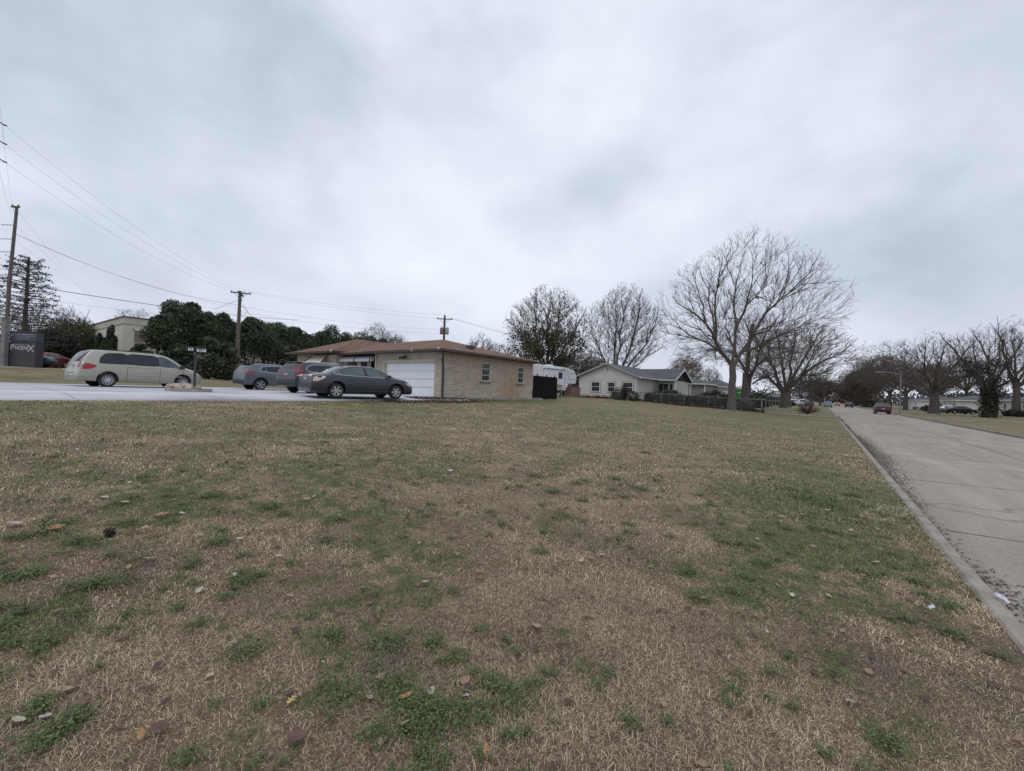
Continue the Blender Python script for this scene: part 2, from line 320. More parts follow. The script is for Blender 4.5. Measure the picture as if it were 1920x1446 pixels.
M['ply'] = mat('brown_panelling', (0.06, 0.035, 0.025), (0.03, 0.02, 0.016), 4, 0.7, stretch=(5, 5, .5))
M['metal'] = mat('galvanised_metal', (0.30, 0.31, 0.32), (0.22, 0.23, 0.24), 8, 0.5, metal=0.5)
M['dmetal'] = mat('dark_metal', (0.025, 0.03, 0.032), (0.045, 0.05, 0.052), 6, 0.5, metal=0.3)
M['black'] = mat('black_plastic', (0.012, 0.012, 0.013), (0.022, 0.022, 0.023), 6, 0.6, obj=True)
M['rubber'] = mat('tyre_rubber', (0.016, 0.016, 0.017), (0.032, 0.031, 0.030), 9, 0.85, obj=True)
M['rim'] = mat('silver_rim', (0.55, 0.56, 0.58), (0.42, 0.43, 0.45), 9, 0.32, metal=0.7, obj=True)
M['chrome'] = mat('bright_trim', (0.72, 0.73, 0.75), (0.62, 0.63, 0.65), 9, 0.18, metal=0.9, obj=True)
M['glass'] = glass_dark('tinted_glass'); M['glass2'] = glass_dark('clear_car_glass', (0.055, 0.075, 0.08))
M['wglass'] = glass_dark('window_glass', (0.03, 0.035, 0.04), 0.08)
M['redlamp'] = mat('red_lamp', (0.36, 0.012, 0.02), (0.26, 0.008, 0.014), 12, 0.25, coat=0.15, obj=True)
M['clearlamp'] = mat('clear_lamp', (0.62, 0.55, 0.52), (0.5, 0.40, 0.38), 14, 0.15, coat=0.8, obj=True)
M['pinklamp'] = mat('faded_red_clear_lamp', (0.60, 0.33, 0.28), (0.72, 0.62, 0.58), 9, 0.15, coat=0.8, obj=True)
M['plate'] = mat('plate_white', (0.52, 0.58, 0.60), (0.38, 0.46, 0.50), 24, 0.4, obj=True)
M['plate2'] = mat('plate_orange', (0.55, 0.35, 0.25), (0.42, 0.28, 0.22), 24, 0.4, obj=True)
M['rock'] = mat('pink_tan_rock', (0.46, 0.385, 0.32), (0.30, 0.235, 0.19), 3, 0.9, 0.5, obj=True)
M['bark'] = mat('grey_bark', (0.155, 0.132, 0.118), (0.080, 0.066, 0.058), 5, 0.95, 0.8, stretch=(3, 3, .7))
M['bark2'] = mat('brown_bark', (0.125, 0.102, 0.088), (0.062, 0.050, 0.043), 5, 0.95, 0.6, stretch=(3, 3, .7))
M['bark3'] = mat('pale_bark', (0.24, 0.20, 0.165), (0.13, 0.105, 0.088), 4, 0.95, 0.5, stretch=(2, 2, .7))
M['ever'] = mat('evergreen_foliage', (0.018, 0.034, 0.016), (0.095, 0.120, 0.055), 1.3, 0.8, detail=8, lo=.40, hi=.62)
M['ever2'] = mat('evergreen_brown_foliage', (0.030, 0.034, 0.022), (0.085, 0.072, 0.055), 1.1, 0.85, detail=6)  # browner foliage for the lower boughs and some bushes
M['olive'] = mat('olive_foliage', (0.050, 0.060, 0.024), (0.11, 0.11, 0.045), 1.0, 0.8, detail=5)
M['ivy'] = mat('ivy_foliage', (0.020, 0.024, 0.014), (0.038, 0.040, 0.024), 1.4, 0.7)
M['brownleaf'] = mat('dry_brown_foliage', (0.135, 0.092, 0.072), (0.082, 0.060, 0.050), 0.8, 0.85)
M['tanleaf'] = mat('dry_tan_foliage', (0.22, 0.15, 0.09), (0.13, 0.085, 0.055), 0.8, 0.85)
M['purple'] = mat('dark_red_twigs', (0.085, 0.035, 0.036), (0.05, 0.024, 0.026), 3, 0.9)
M['hedge'] = mat('hedge_foliage', (0.022, 0.024, 0.014), (0.062, 0.052, 0.036), 2.2, 0.85)
M['tanleaf2'] = mat('brown_shrub_foliage', (0.14, 0.105, 0.075), (0.07, 0.055, 0.04), 1.8, 0.85)
# ---------------------------------------------------------------- ground, street, kerbs, driveway
def grid(name, xs, ys, zf, m, kind='structure'):
    xs = np.array(xs); ys = np.array(ys); X, Y = np.meshgrid(xs, ys); V = np.stack([X, Y, zf(X, Y)], -1).reshape(-1, 3); n = len(xs)
    i = np.arange(len(ys) - 1)[:, None] * n + np.arange(n - 1)[None, :]; i = i.ravel()
    return tag(npmesh(name, V, np.stack([i, i + 1, i + n + 1, i + n], 1), m, None, True), kind=kind)
gx = sorted(set(list(np.arange(-20, 0.95, 0.4)) + list(np.arange(-90, -20, 1.5)) + [-900, -600, -400, -250, -160, -120, 0.96, 1.015, 1.025, 8.775, 8.785, 9.4] + list(np.arange(10, 60, 4)) + [80, 120, 200, 400, 900]))
gy = sorted(set(list(np.arange(-6, 50, 0.5)) + list(np.arange(-60, -6, 4)) + list(np.arange(50, 160, 3)) + [-600, -300, -120, 200, 260, 400, 700, 1500]))
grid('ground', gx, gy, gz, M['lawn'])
grid('street', [1.14, 4.9, 8.66], list(np.arange(-60, 200, 4)) + [260, 400, 900], lambda x, y: -1.635 + 0.05 * (1 - np.abs(x - 4.9) / 3.76), M['street'])
def kerb(x0, x1, y0, y1, name, side):
    mb = MB(); ys = np.arange(y0, y1, 3.0)
    for a in ys:
        b = min(a + 2.985, y1)
        face = 0.03
        P = [(x0, -1.95), (x1, -1.95), (x1, -1.505), (x1 - side * face if side > 0 else x1, -1.485), (x0 if side > 0 else x0 + face, -1.485)]
        P = [(x0, -1.95), (x1, -1.95), (x1, -1.52), (x1 - 0.035, -1.485), (x0 + 0.035, -1.485), (x0, -1.52)]
        V = [(p[0], yy, p[1]) for yy in (a, b) for p in P]; n = len(P)
        mb.add(V, [tuple(range(n)), tuple(range(2 * n - 1, n - 1, -1))] + [(i, i + n, (i + 1) % n + n, (i + 1) % n) for i in range(n)])
    return tag(mb.build(name, M['curb']), kind='structure')
kerb(1.0, 1.155, -12, 47.3, 'kerb', 1); kerb(1.0, 1.155, 50.6, 300, 'kerb', 1); kerb(8.645, 8.80, -12, 300, 'kerb', -1)
mb = MB()
for y in (2.5, 7.9, 12.6, 18.2, 24, 30, 36, 42, 48, 54, 60, 66):
    for k in range(14):
        x = 1.2 + k * 0.515; w_ = 0.016 + 0.006 * math.sin(k * 2.1 + y); dy = 0.02 * math.sin(k * 1.3 + y); dy2 = 0.02 * math.sin((k + 1) * 1.3 + y)
        z = lambda q: -1.635 + 0.05 * (1 - abs(q - 4.9) / 3.76) + 0.004
        mb.add([(x, y + dy - w_, z(x)), (x + .515, y + dy2 - w_, z(x + .515)), (x + .515, y + dy2 + w_, z(x + .515)), (x, y + dy + w_, z(x))], [(0, 1, 2, 3)])
for k in range(60):
    y = -4 + k * 1.6
    mb.add([(4.89, y, -1.579), (4.915, y, -1.579), (4.915, y + 1.6, -1.579), (4.89, y + 1.6, -1.579)], [(0, 1, 2, 3)])
tag(mb.build('road_joints', M['joint']), kind='structure')
# driveway apron in front of the brick house
def dz(x, y): return gz(x, y) * 0 + np.interp(x, [-60, -32, -28, -20, -18.3, -16.75, -16.74], [-0.46, -0.46, -0.51, -0.535, -0.55, -0.655, -0.95])
grid('driveway', sorted(list(np.arange(-31.5, -17, 0.75)) + [-18.3, -16.75, -16.74]), np.arange(-24, 19.01, 0.75), dz, M['drive'])
mb = MB()
for y in np.arange(-12, 17, 3.6): mb.box(-31.4, -16.8, y, y + 0.02, -0.9, -0.449 - 0.20)
mb.v = []; mb.f = []
for y in np.arange(-12, 17, 3.6):
    xs = [-31.4, -28, -24, -20, -18.3, -16.8]
    for a, b in zip(xs[:-1], xs[1:]): mb.add([(a, y, float(dz(a, 0)) + .004), (b, y, float(dz(b, 0)) + .004), (b, y + .016, float(dz(b, 0)) + .004), (a, y + .016, float(dz(a, 0)) + .004)], [(0, 1, 2, 3)])
tag(mb.build('driveway_joints', M['joint']), kind='structure')
mb = MB(); mb.add([(a, b, G(-17.5, 24) + 0.14) for a, b in ((-18.25, 19.5), (-17.65, 19.5), (-17.65, 28.2), (-18.25, 28.2))] + [(a, b, G(-17.5, 24) - 0.2) for a, b in ((-18.25, 19.5), (-17.65, 19.5), (-17.65, 28.2), (-18.25, 28.2))], [(0, 1, 2, 3), (0, 4, 5, 1), (1, 5, 6, 2), (2, 6, 7, 3)])
tag(mb.build('edging_path', M['walk']), kind='structure')
def strip(name, pts, wd, m, dzz=0.03):
    V = []; F = []
    for i, (x, y) in enumerate(pts):
        d = Vector(pts[min(i+1, len(pts)-1)]) - Vector(pts[max(i-1, 0)]); n = Vector((-d.y, d.x)).normalized() * wd / 2
        V += [(x + n.x, y + n.y, G(x + n.x, y + n.y) + dzz), (x - n.x, y - n.y, G(x - n.x, y - n.y) + dzz)]
        if i: F.append((2*i-2, 2*i-1, 2*i+1, 2*i))
    return tag(npmesh(name, V, F, m), kind='structure')
strip('walkway', [(-5.6 + k * 0.565, 49.0) for k in range(13)], 1.3, M['walk'])
strip('far_driveway', [(8.9 + k * 2, 96) for k in range(10)], 3.5, M['walk'], 0.04)
strip('far_driveway', [(8.9 + k * 2, 62) for k in range(10)], 1.2, M['walk'], 0.04)
strip('path', [(-10 + k * 1.5, 72) for k in range(8)], 4.0, M['walk'], 0.04)
strip('road', [(-50, -60 + 4 * k) for k in range(19)], 6, M['street'], 0.03)

# ---------------------------------------------------------------- grass blades on the near lawn
def blades(n, r0, r1, h0, h1, wd, seed):
    g = np.random.default_rng(seed)
    a = g.uniform(-0.75 * PI / 1.0, 0.42 * PI, n * 2); r = np.sqrt(g.uniform(r0 * r0, r1 * r1, n * 2))
    x = -np.sin(a * -1 + 0) * 0 + r * np.sin(-PHI + (a + 0.165 * PI)); y = r * np.cos(-PHI + (a + 0.165 * PI))
    k = (x < 1.0 + .09 * np.abs(np.sin(y * 2.3) * np.sin(y * 5.1 + 1))) & (x > -16.7) & (y > -3); x = x[k][:n]; y = y[k][:n]; m = len(x)
    edge = (x > 0.86); z = gz(x, y); z = np.where(edge, -1.5, z)
    az = g.uniform(0, 2 * PI, m); lean = g.uniform(0.45, 1.6, m); h = g.uniform(h0, h1, m) * (0.9 + 0.22 * np.sin(x * 2.1 + 2 * np.sin(y * 1.7)) * np.sin(y * 2.6)) * g.choice([.7, 1, 1, 1.2, 1.9], m)
    cx, sx = np.cos(az), np.sin(az); w_ = wd * g.uniform(0.6, 1.3, m)
    px, py = -sx, cx; twist = g.uniform(-1, 1, m)
    V = np.zeros((m, 5, 3), np.float32)
    def pt(t, l):
        return np.stack([x + cx * h * t * np.sin(l) + px * h * 0.25 * twist * t * t, y + sx * h * t * np.sin(l) + py * h * 0.25 * twist * t * t, z - 0.008 + h * t * np.cos(l)], -1)
    p0, p1, p2 = pt(0.0, lean), pt(0.55, lean * 0.7), pt(1.0, np.minimum(lean * 1.15, 1.5))
    sd = np.stack([px, py, np.zeros(m)], -1) * w_[:, None]
    V[:, 0] = p0 - sd; V[:, 1] = p0 + sd; V[:, 2] = p1 - sd * .8; V[:, 3] = p1 + sd * .8; V[:, 4] = p2
    b = np.arange(m)[:, None] * 5
    F = np.concatenate([b + np.array([0, 1, 3]), b + np.array([0, 3, 2]), b + np.array([2, 3, 4])], 0)
    return V.reshape(-1, 3), F, np.repeat(g.uniform(0, 1, m), 5)
Vs, Fs, As, off = [], [], [], 0
for n, r0, r1, h0, h1, wd, sd_ in ((430000, 0.5, 3.3, .013, .034, .0010, 1), (320000, 3.3, 6.5, .015, .036, .0018, 2), (190000, 6.5, 12, .020, .045, .0042, 3), (130000, 12, 26, .022, .05, .010, 4)):
    V, F, A = blades(n, r0, r1, h0, h1, wd, sd_); Vs.append(V); Fs.append(F + off); As.append(A); off += len(V)
tag(npmesh('grass', np.concatenate(Vs), np.concatenate(Fs), M['blade'], attrs={'rnd': np.concatenate(As)}), 'short dead winter grass with green weeds all over the front lawn', 'grass', kind='stuff')

# weed clumps: rosettes of small leaves
def weeds():
    g = np.random.default_rng(19); C = []
    for px, py, r_ in ((650, 1310, .16), (620, 1290, .10), (490, 1325, .07), (790, 1375, .13), (765, 1345, .08), (905, 1185, .085), (1120, 1290, .07), (1290, 1075, .12), (1310, 1125, .16), (1375, 1110, .14), (1430, 1060, .16), (1400, 1085, .12), (1700, 1165, .12), (1780, 1190, .14), (1800, 1200, .10),
                       (1880, 1235, .12), (1650, 1395, .13), (1680, 1410, .10), (60, 1080, .18), (30, 1085, .16), (40, 1010, .18), (75, 1000, .14), (80, 1395, .14), (120, 1370, .12), (150, 1350, .10), (230, 1095, .12), (360, 1060, .12), (850, 1112, .08), (330, 1145, .09), (1510, 935, .35), (1560, 950, .30), (1480, 920, .3), (1600, 930, .3),
                       (400, 1330, .06), (1210, 850, .3), (940, 985, .14), (1180, 985, .12), (1490, 1330, .06), (1140, 1270, .08), (1180, 1360, .09), (350, 1430, .10), (1480, 1235, .08), (1385, 1270, .07), (250, 935, .16), (520, 950, .12), (210, 1045, .12), (700, 1120, .08), (1250, 1360, .07)):
        x, y = XYg(px, py); C.append((x, y, r_ * .62))
    n = 620; r = g.uniform(1.3, 8.5, 70); a = g.uniform(-1.2, 1.0, 70) + PHI; pick = (70 * g.uniform(0, 1, n) ** 1.6).astype(int)
    for i in range(n):
        c_ = pick[i]; x, y = -r[c_] * math.sin(a[c_]) + g.normal(0, .16 + .05 * r[c_]), r[c_] * math.cos(a[c_]) + g.normal(0, .16 + .05 * r[c_])
        if x < .9 and x > -16.5: C.append((x, y, g.uniform(.015, .04) * (1 + 2.2 * g.uniform() ** 4) * (1 + r[c_] * .06)))
    P, Sz = [], []
    for x, y, r_ in C:
        d = math.hypot(x, y); k = int(min(2200, max(14, 14000 * r_ * r_ * 3 / max(1, (d / 4) ** 1.4)))); q = g.normal(0, r_ * .5, (k, 2)); hh = np.abs(g.normal(.024, .010, k)); P.append(np.stack([x + q[:, 0], y + q[:, 1], gz(x + q[:, 0], y + q[:, 1]) + hh], 1)); Sz.append(np.full(k, .0068 * max(1, (d / 4) ** .6)))
    P = np.concatenate(P); Sz = np.concatenate(Sz); k = P[:, 0] < 1.0; P, Sz = P[k], Sz[k]; m = len(P); az = g.uniform(0, 2 * PI, m); u = np.stack([np.cos(az), np.sin(az), g.uniform(-.2, .9, m)], 1); v = np.stack([-np.sin(az), np.cos(az), g.uniform(-.3, .3, m)], 1)
    s_ = (Sz * g.uniform(.6, 1.5, m))[:, None]; V = np.stack([P - u * s_, P - v * s_ * .5, P + u * s_, P + v * s_ * .5], 1).reshape(-1, 3)
    mt, t, b = newmat('weed_leaves'); a_ = N(t, 'ShaderNodeAttribute', attribute_name='rnd').outputs['Fac']; t.links.new(ramp(t, a_, [(0, (.026, .046, .010)), (.5, (.065, .105, .022)), (1, (.14, .18, .05))]), b.inputs['Base Color']); b.inputs['Roughness'].default_value = .6
    tag(npmesh('weeds', V, np.arange(m * 4).reshape(m, 4), mt, attrs={'rnd': np.repeat(g.uniform(0, 1, m), 4)}), 'small dark green weed clumps sprouting through the dead lawn', 'weeds', kind='stuff')
weeds()

# ---------------------------------------------------------------- fallen leaves
def leaf_cols(name, stops):
    m, t, b = newmat(name); a = N(t, 'ShaderNodeAttribute', attribute_name='rnd').outputs['Fac']
    c = ramp(t, a, stops, 'CONSTANT'); c = mixc(t, 1.0, c, ramp(t, noise(t, pos(t), 40, 4), [(0.3, (0.7,) * 3), (0.7, (1.1,) * 3)]), 'MULTIPLY')
    t.links.new(c, b.inputs['Base Color']); b.inputs['Roughness'].default_value = 0.75; return m
M['litter'] = leaf_cols('leaf_litter_mix', [(0, (0.075, 0.045, 0.034)), (0.40, (0.17, 0.10, 0.066)), (0.72, (0.27, 0.175, 0.11)), (0.88, (0.36, 0.29, 0.21)), (0.95, (0.44, 0.40, 0.34))])
M['gutterleaf'] = leaf_cols('gutter_leaf_mix', [(0, (0.045, 0.026, 0.022)), (0.4, (0.10, 0.055, 0.044)), (0.75, (0.16, 0.095, 0.070)), (0.95, (0.30, 0.23, 0.17))])
def litter(name, x, y, z, size, m, label, seed, tilt=0.5):
    g = np.random.default_rng(seed); n = len(x); az = g.uniform(0, 2 * PI, n); s = size * g.uniform(0.5, 1.3, n); asp = g.uniform(0.35, 0.8, n)
    ux = np.stack([np.cos(az), np.sin(az), g.uniform(-tilt, tilt, n)], -1) * s[:, None]; vx = np.stack([-np.sin(az), np.cos(az), g.uniform(-tilt, tilt, n)], -1) * (s * asp)[:, None]
    c = np.stack([x, y, z], -1); up = np.zeros((n, 3)); up[:, 2] = s * g.uniform(0.0, 0.35, n)
    V = np.stack([c - ux, c - ux * .35 - vx + up * .5, c + ux * .4 - vx * .8, c + ux + up, c + ux * .25 + vx + up * .2, c - ux * .5 + vx * .8 + up * .6], 1)
    F = np.arange(n)[:, None] * 6 + np.array([0, 1, 2, 3, 4, 5]); F = np.concatenate([F[:, [0, 1, 2, 3]], F[:, [0, 3, 4, 5]]], 0)
    return tag(npmesh(name, V.reshape(-1, 3), F, m, attrs={'rnd': np.repeat(g.uniform(0, 1, n), 6)}), label, 'leaves', kind='stuff')
g = np.random.default_rng(5)
n = 7500; r = np.sqrt(g.uniform(1.5 ** 2, 34 ** 2, n * 2)) * g.uniform(.35, 1, n * 2) ** .5; a = g.uniform(-1.15, 1.0, n * 2) + PHI
x = -r * np.sin(a); y = r * np.cos(a); k = (x < 0.9) & (x > -16.5) & (y > 0); x, y = x[k], y[k]
litter('leaf_litter', x, y, gz(x, y) + 0.022, 0.025, M['litter'], 'scattered pale and brown dead leaves lying all over the lawn', 6)
n = 44000; y = g.uniform(-1, 60, n); wv = 0.22 + 0.10 * np.sin(y * 0.55) + 0.40 * np.exp(-((y - 19) / 8) ** 2) + 0.3 * np.exp(-((y - 5.2) / .8) ** 2); x = 1.17 + np.abs(g.normal(0, 1, n)) * np.clip(wv, 0.07, 2) * 0.42
keep = g.uniform(0, 1, n) < np.clip(0.010 + 1.0 * np.exp(-((y - 20) / 9) ** 2) + 0.35 * np.exp(-((y - 5.2) / 1.0) ** 2) + .5 * np.exp(-((y - 2.2) / .6) ** 2) + .6 * (y > 30), 0, 1)
x, y = x[keep], y[keep]
litter('gutter_leaves', x, y, -1.635 + 0.05 * (x - 1.14) / 3.76 + 0.007, 0.015, M['gutterleaf'], 'drift of dark brown leaves in the gutter along the near kerb', 7, 0.25)
n = 2600; x = g.uniform(-18.2, -15.6, n); y = g.normal(16.2, 1.9, n); k = (x > -16.7) | (y > 15); x, y = x[k], y[k]
litter('gutter_leaves', x, y, np.maximum(gz(x, y), np.where((x < -16.75) & (y < 19), dz(x, y), -9)) + 0.03, 0.055, M['gutterleaf'], 'reddish brown leaf mulch heaped beside the garage corner and driveway end', 8)

def leaf_outline(kind):
    if kind == 'oak':
        half = [(0, .0), (.10, .03), (.16, .20), (.28, .24), (.27, .09), (.40, .10), (.50, .38), (.60, .40), (.57, .13), (.68, .12), (.80, .28), (.86, .24), (.84, .08), (1.0, .0)]
    elif kind == 'long': half = [(0, 0), (.15, .10), (.4, .19), (.65, .19), (.85, .10), (1, 0)]
    else: half = [(0, 0), (.12, .22), (.35, .40), (.6, .36), (.82, .18), (1, 0)]
    return half + [(a, -b) for a, b in half[-2:0:-1]]
LEAFC = {'yellow': (0.50, 0.37, 0.14), 'orange': (0.38, 0.20, 0.085), 'white': (0.42, 0.375, 0.31), 'brown': (0.13, 0.07, 0.055), 'tan': (0.34, 0.24, 0.15)}
LM = {k: mat(k + '_dead_leaf', c, tuple(q * .7 for q in c), 40, 0.7, obj=True) for k, c in LEAFC.items()}
def leaf(px, py, kind, colour, size, rot, curl, label, grp=None):
    x, y = XYg(px, py); P = leaf_outline(kind); V = [(0.5, 0, 0)] + [(a, b, curl * ((a - .5) ** 2 * 1.6 + abs(b) * 0.9) - 0.1 * curl) for a, b in P]
    # ribs: fan around a midrib of three points so that the blade bends
    size *= .86; curl *= 1.7; o = npmesh('fallen_leaf', np.array(V) * size, [(0, i + 1, (i + 1) % len(P) + 1) for i in range(len(P))], LM[colour])
    o.location = (x, y, G(x, y) + 0.028); o.rotation_euler = (random.uniform(-.2, .2), random.uniform(-.2, .2), rot)
    return tag(o, label, 'leaf', grp)
L = leaf
L(537, 1335, 'oak', 'yellow', .060, 1.9, .2, 'yellow lobed oak leaf standing out on the grass at bottom left of centre')
L(515, 1340, 'oval', 'brown', .060, .6, .5, 'dark purplish curled leaf next to the yellow oak leaf')
L(745, 1322, 'long', 'orange', .085, 1.2, .25, 'long orange brown leaf beside a dark green weed clump at the bottom')
L(703, 1285, 'oak', 'tan', .065, 1.5, .3, 'tan lobed leaf just above left of the long orange leaf')
L(790, 1101, 'oval', 'white', .070, 1.0, .5, 'pale whitish leaf lying alone below the middle of the lawn')
L(1090, 1062, 'oval', 'white', .075, 2.0, .5, 'pale folded leaf right of centre near small green weeds')
L(1102, 1052, 'oval', 'tan', .065, .3, .5, 'small tan leaf touching the pale folded leaf right of centre')
L(890, 1076, 'long', 'orange', .12, .1, .1, 'long flat reddish leaf in the middle of the lawn')
L(965, 1250, 'oak', 'brown', .055, .8, .7, 'curled brown leaf standing in a small dark hole at bottom centre')
L(1000, 1182, 'oval', 'tan', .065, .2, .2, 'greyish tan leaf right of a round green tuft')
L(910, 1437, 'long', 'orange', .07, 2.2, .3, 'rusty orange leaf at the very bottom edge of the lawn')
L(280, 1392, 'oval', 'brown', .075, 1.9, .6, 'dark reddish curled leaf near the bottom left corner')
L(262, 1405, 'long', 'orange', .07, 2.8, .4, 'orange brown leaf under the dark reddish leaf at bottom left')
L(95, 1305, 'long', 'tan', .10, .9, .3, 'long tan leaf near the lower left edge')
L(22, 1360, 'long', 'white', .085, .4, .3, 'pale grey narrow leaf at the left edge near the bottom')
L(540, 1395, 'oval', 'brown', .09, .4, .5, 'large dark brown leaf below the yellow oak leaf')
L(1312, 1130, 'oak', 'tan', .06, .5, .4, 'tan lobed leaf among green weeds right of centre')
L(1250, 1340, 'oak', 'tan', .07, 2.4, .3, 'tan papery leaf at the bottom right of centre')
L(1845, 1185, 'long', 'yellow', .075, 2.4, .2, 'yellow narrow leaf on the verge close to the kerb')
L(1858, 1200, 'long', 'tan', .07, 2.6, .2, 'tan narrow leaf just below the yellow leaf by the kerb')
L(1548, 962, 'oval', 'white', .09, .8, .5, 'pale triangular leaf on the green strip along the kerb')
L(1460, 972, 'oval', 'tan', .10, .3, .4, 'tan leaf in green grass left of the pale triangular leaf')
L(228, 947, 'oval', 'white', .10, .5, .4, 'bright white leaf on the left part of the lawn')
L(190, 937, 'oval', 'white', .09, .6, .3, 'small white leaf left of the bright white leaf')
L(295, 970, 'oak', 'orange', .17, .2, .3, 'large orange oak leaf on the left of the lawn')
L(270, 997, 'oak', 'orange', .13, .2, .3, 'orange leaf below the large orange oak leaf')
L(362, 1012, 'oval', 'tan', .09, 1.4, .4, 'tan oval leaf right of the dark pine cone')
L(268, 1055, 'oak', 'tan', .11, .8, .3, 'golden tan leaf below the dark pine cone')
L(20, 987, 'oval', 'white', .13, .3, .4, 'pale crumpled leaf at the left edge of the lawn')
L(100, 992, 'oak', 'orange', .16, .1, .3, 'orange brown leaf lying in grass at the far left')
L(515, 1048, 'long', 'white', .09, .3, .2, 'greyish narrow leaf left of centre in the dry grass')
L(570, 940, 'oval', 'tan', .10, .3, .4, 'pinkish tan leaf left of centre by green weeds')
L(1415, 955 + 60, 'oval', 'white', .06, .3, .4, 'small pale chip of leaf below the green strip')
def pine_cone():
    x, y = XYg(210, 1006); mb = MB()
    for k in range(26):
        a = k * 2.4; t = k / 25; r_ = 0.030 * math.sin(PI * (0.15 + 0.8 * t)); q = Mx(0, 0, 0, a, -0.5 + t)
        mb.box(r_ * .3, r_ + .012, -.007, .007, t * .07 - .002, t * .07 + .002, Matrix.Translation((0, 0, 0)) @ Matrix.Rotation(a, 4, 'Z'))
    mb.tube([(0, 0, 0), (0, 0, .03), (0, 0, .07)], [.012, .018, .006], 8)
    o = mb.build('pine_cone', mat('cone_scales', (0.035, 0.022, 0.016), (0.018, 0.012, 0.009), 30, .9, obj=True)); o.location = (x, y, G(x, y) + .02); o.rotation_euler = (.9, .3, .5)
    tag(o, 'dark brown pine cone lying on the left part of the lawn', 'pine cone')
pine_cone()
def scrap(px, py, L_, Wd, rot, label, m, name='paper_scrap', n=8, zz=None):
    x, y = XYg(px, py) if zz is None else (W(px, py, 1) * (zz / W(px, py, 1).z))[:2]
    V = []; rr = random.Random(px)
    for i in range(n + 1):
        t = i / n
        for s_ in (-1, 0, 1): V.append((L_ * (t - .5), Wd * (.5 * s_ + .25 * math.sin(t * 9 + s_)), .012 + rr.uniform(0, .018) + (.012 if s_ == 0 else 0)))
    F = [(3*i+j, 3*i+3+j, 3*i+4+j, 3*i+1+j) for i in range(n) for j in (0, 1)]
    o = npmesh(name, V, F, m); o.location = (x, y, (G(x, y) + .025) if zz is None else zz); o.rotation_euler = (0, 0, rot)
    so_ = o.modifiers.new('t', 'SOLIDIFY'); so_.thickness = .002
    return tag(o, label, 'paper scrap' if name == 'paper_scrap' else 'litter')
M['paper'] = mat('white_paper', (0.66, 0.68, 0.71), (0.50, 0.53, 0.58), 30, .6, obj=True)
scrap(1746, 1151, .085, .022, 1.05, 'crumpled strip of white foil on the verge near the kerb', M['paper'])
scrap(1882, 1128, .20, .030, 1.75, 'long white plastic scrap draped over the edge of the kerb', M['paper'], 'plastic_scrap', zz=-1.475)
scrap(845, 888, .06, .04, .3, 'tiny white scrap in the middle of the lawn', M['paper'])
scrap(1136, 759, .30, .16, .2, 'small white scrap on far lawn before the white house', M['paper'])

# ---------------------------------------------------------------- trees
def unit(v): return v / np.maximum(np.linalg.norm(v, axis=-1, keepdims=True), 1e-9)
def tubes(P, Rd, s):
    n, K, _ = P.shape; d = np.empty_like(P); d[:, 1:-1] = P[:, 2:] - P[:, :-2]; d[:, 0] = P[:, 1] - P[:, 0]; d[:, -1] = P[:, -1] - P[:, -2]; d = unit(d)
    ref = np.where(np.abs(d[:, :1, 2:3]) < .8, np.array([0, 0, 1.]), np.array([1., 0, 0])); ref = np.broadcast_to(ref, d.shape); u = unit(np.cross(d, ref)); v = np.cross(d, u)
    a = np.arange(s) * 2 * PI / s
    V = P[:, :, None] + (u[:, :, None] * np.cos(a)[:, None] + v[:, :, None] * np.sin(a)[:, None]) * Rd[:, :, None, None]
    V = V.reshape(-1, 3); i = np.arange(n)[:, None, None] * K * s + np.arange(K - 1)[None, :, None] * s; k = np.arange(s)[None, None]; k2 = (k + 1) % s
    F = np.stack([i + k, i + k2, i + s + k2, i + s + k], -1).reshape(-1, 4); return V, F
class Geo:
    def __init__(s): s.V = []; s.F = []; s.n = 0
    def add(s, V, F): s.V.append(V); s.F.append(F + s.n); s.n += len(V)
    def obj(s, name, m, parent, smooth=True): return npmesh(name, np.concatenate(s.V), np.concatenate(s.F), m, parent, smooth)
def children(P, Rd, g, nch, ratio, ang, up, K=5, t0=.25, wander=.18, rr=.55, minl=0.0):
    n, Kp, _ = P.shape; L_ = np.linalg.norm(np.diff(P, axis=1), axis=-1).sum(1)
    nc = np.full(n, nch); idx = np.repeat(np.arange(n), nc); m = len(idx)
    t = t0 + (1 - t0) * ((np.tile(np.arange(nch), n) + g.uniform(0, 1, m)) / nch); t = np.minimum(t, .985)
    f = t * (Kp - 1); i0 = np.minimum(f.astype(int), Kp - 2); fr = (f - i0)[:, None]
    p = P[idx, i0] * (1 - fr) + P[idx, i0 + 1] * fr; d = unit(P[idx, i0 + 1] - P[idx, i0]); r0 = (Rd[idx, i0] * (1 - fr[:, 0]) + Rd[idx, i0 + 1] * fr[:, 0])
    side = unit(np.cross(d, unit(g.normal(0, 1, (m, 3))))); an = g.normal(ang, .15, m) * (1.2 - .55 * t)
    nd = unit(d * np.cos(an)[:, None] + side * np.sin(an)[:, None]); nl = L_[idx] * ratio * g.uniform(.6, 1.25, m) * (1.15 - .62 * t)
    st = nl / (K - 1); Q = np.zeros((m, K, 3)); Q[:, 0] = p; cur = nd
    for k in range(1, K):
        cur = unit(cur + g.normal(0, wander, (m, 3)) + np.array([0, 0, up])); Q[:, k] = Q[:, k-1] + cur * st[:, None]
    rb = np.minimum(r0 * rr, nl * .013 + .0035); rad = rb[:, None] * np.linspace(1, .35, K)
    return Q, rad
def resample(pts, K):
    pts = np.array(pts, float); s = np.concatenate([[0], np.cumsum(np.linalg.norm(np.diff(pts, axis=0), axis=1))]); t = np.linspace(0, s[-1], K)
    # smooth by cubic-ish interpolation
    q = np.stack([np.interp(t, s, pts[:, j]) for j in range(3)], 1); q[1:-1] = q[1:-1] * .5 + .25 * (q[:-2] + q[2:]); return q
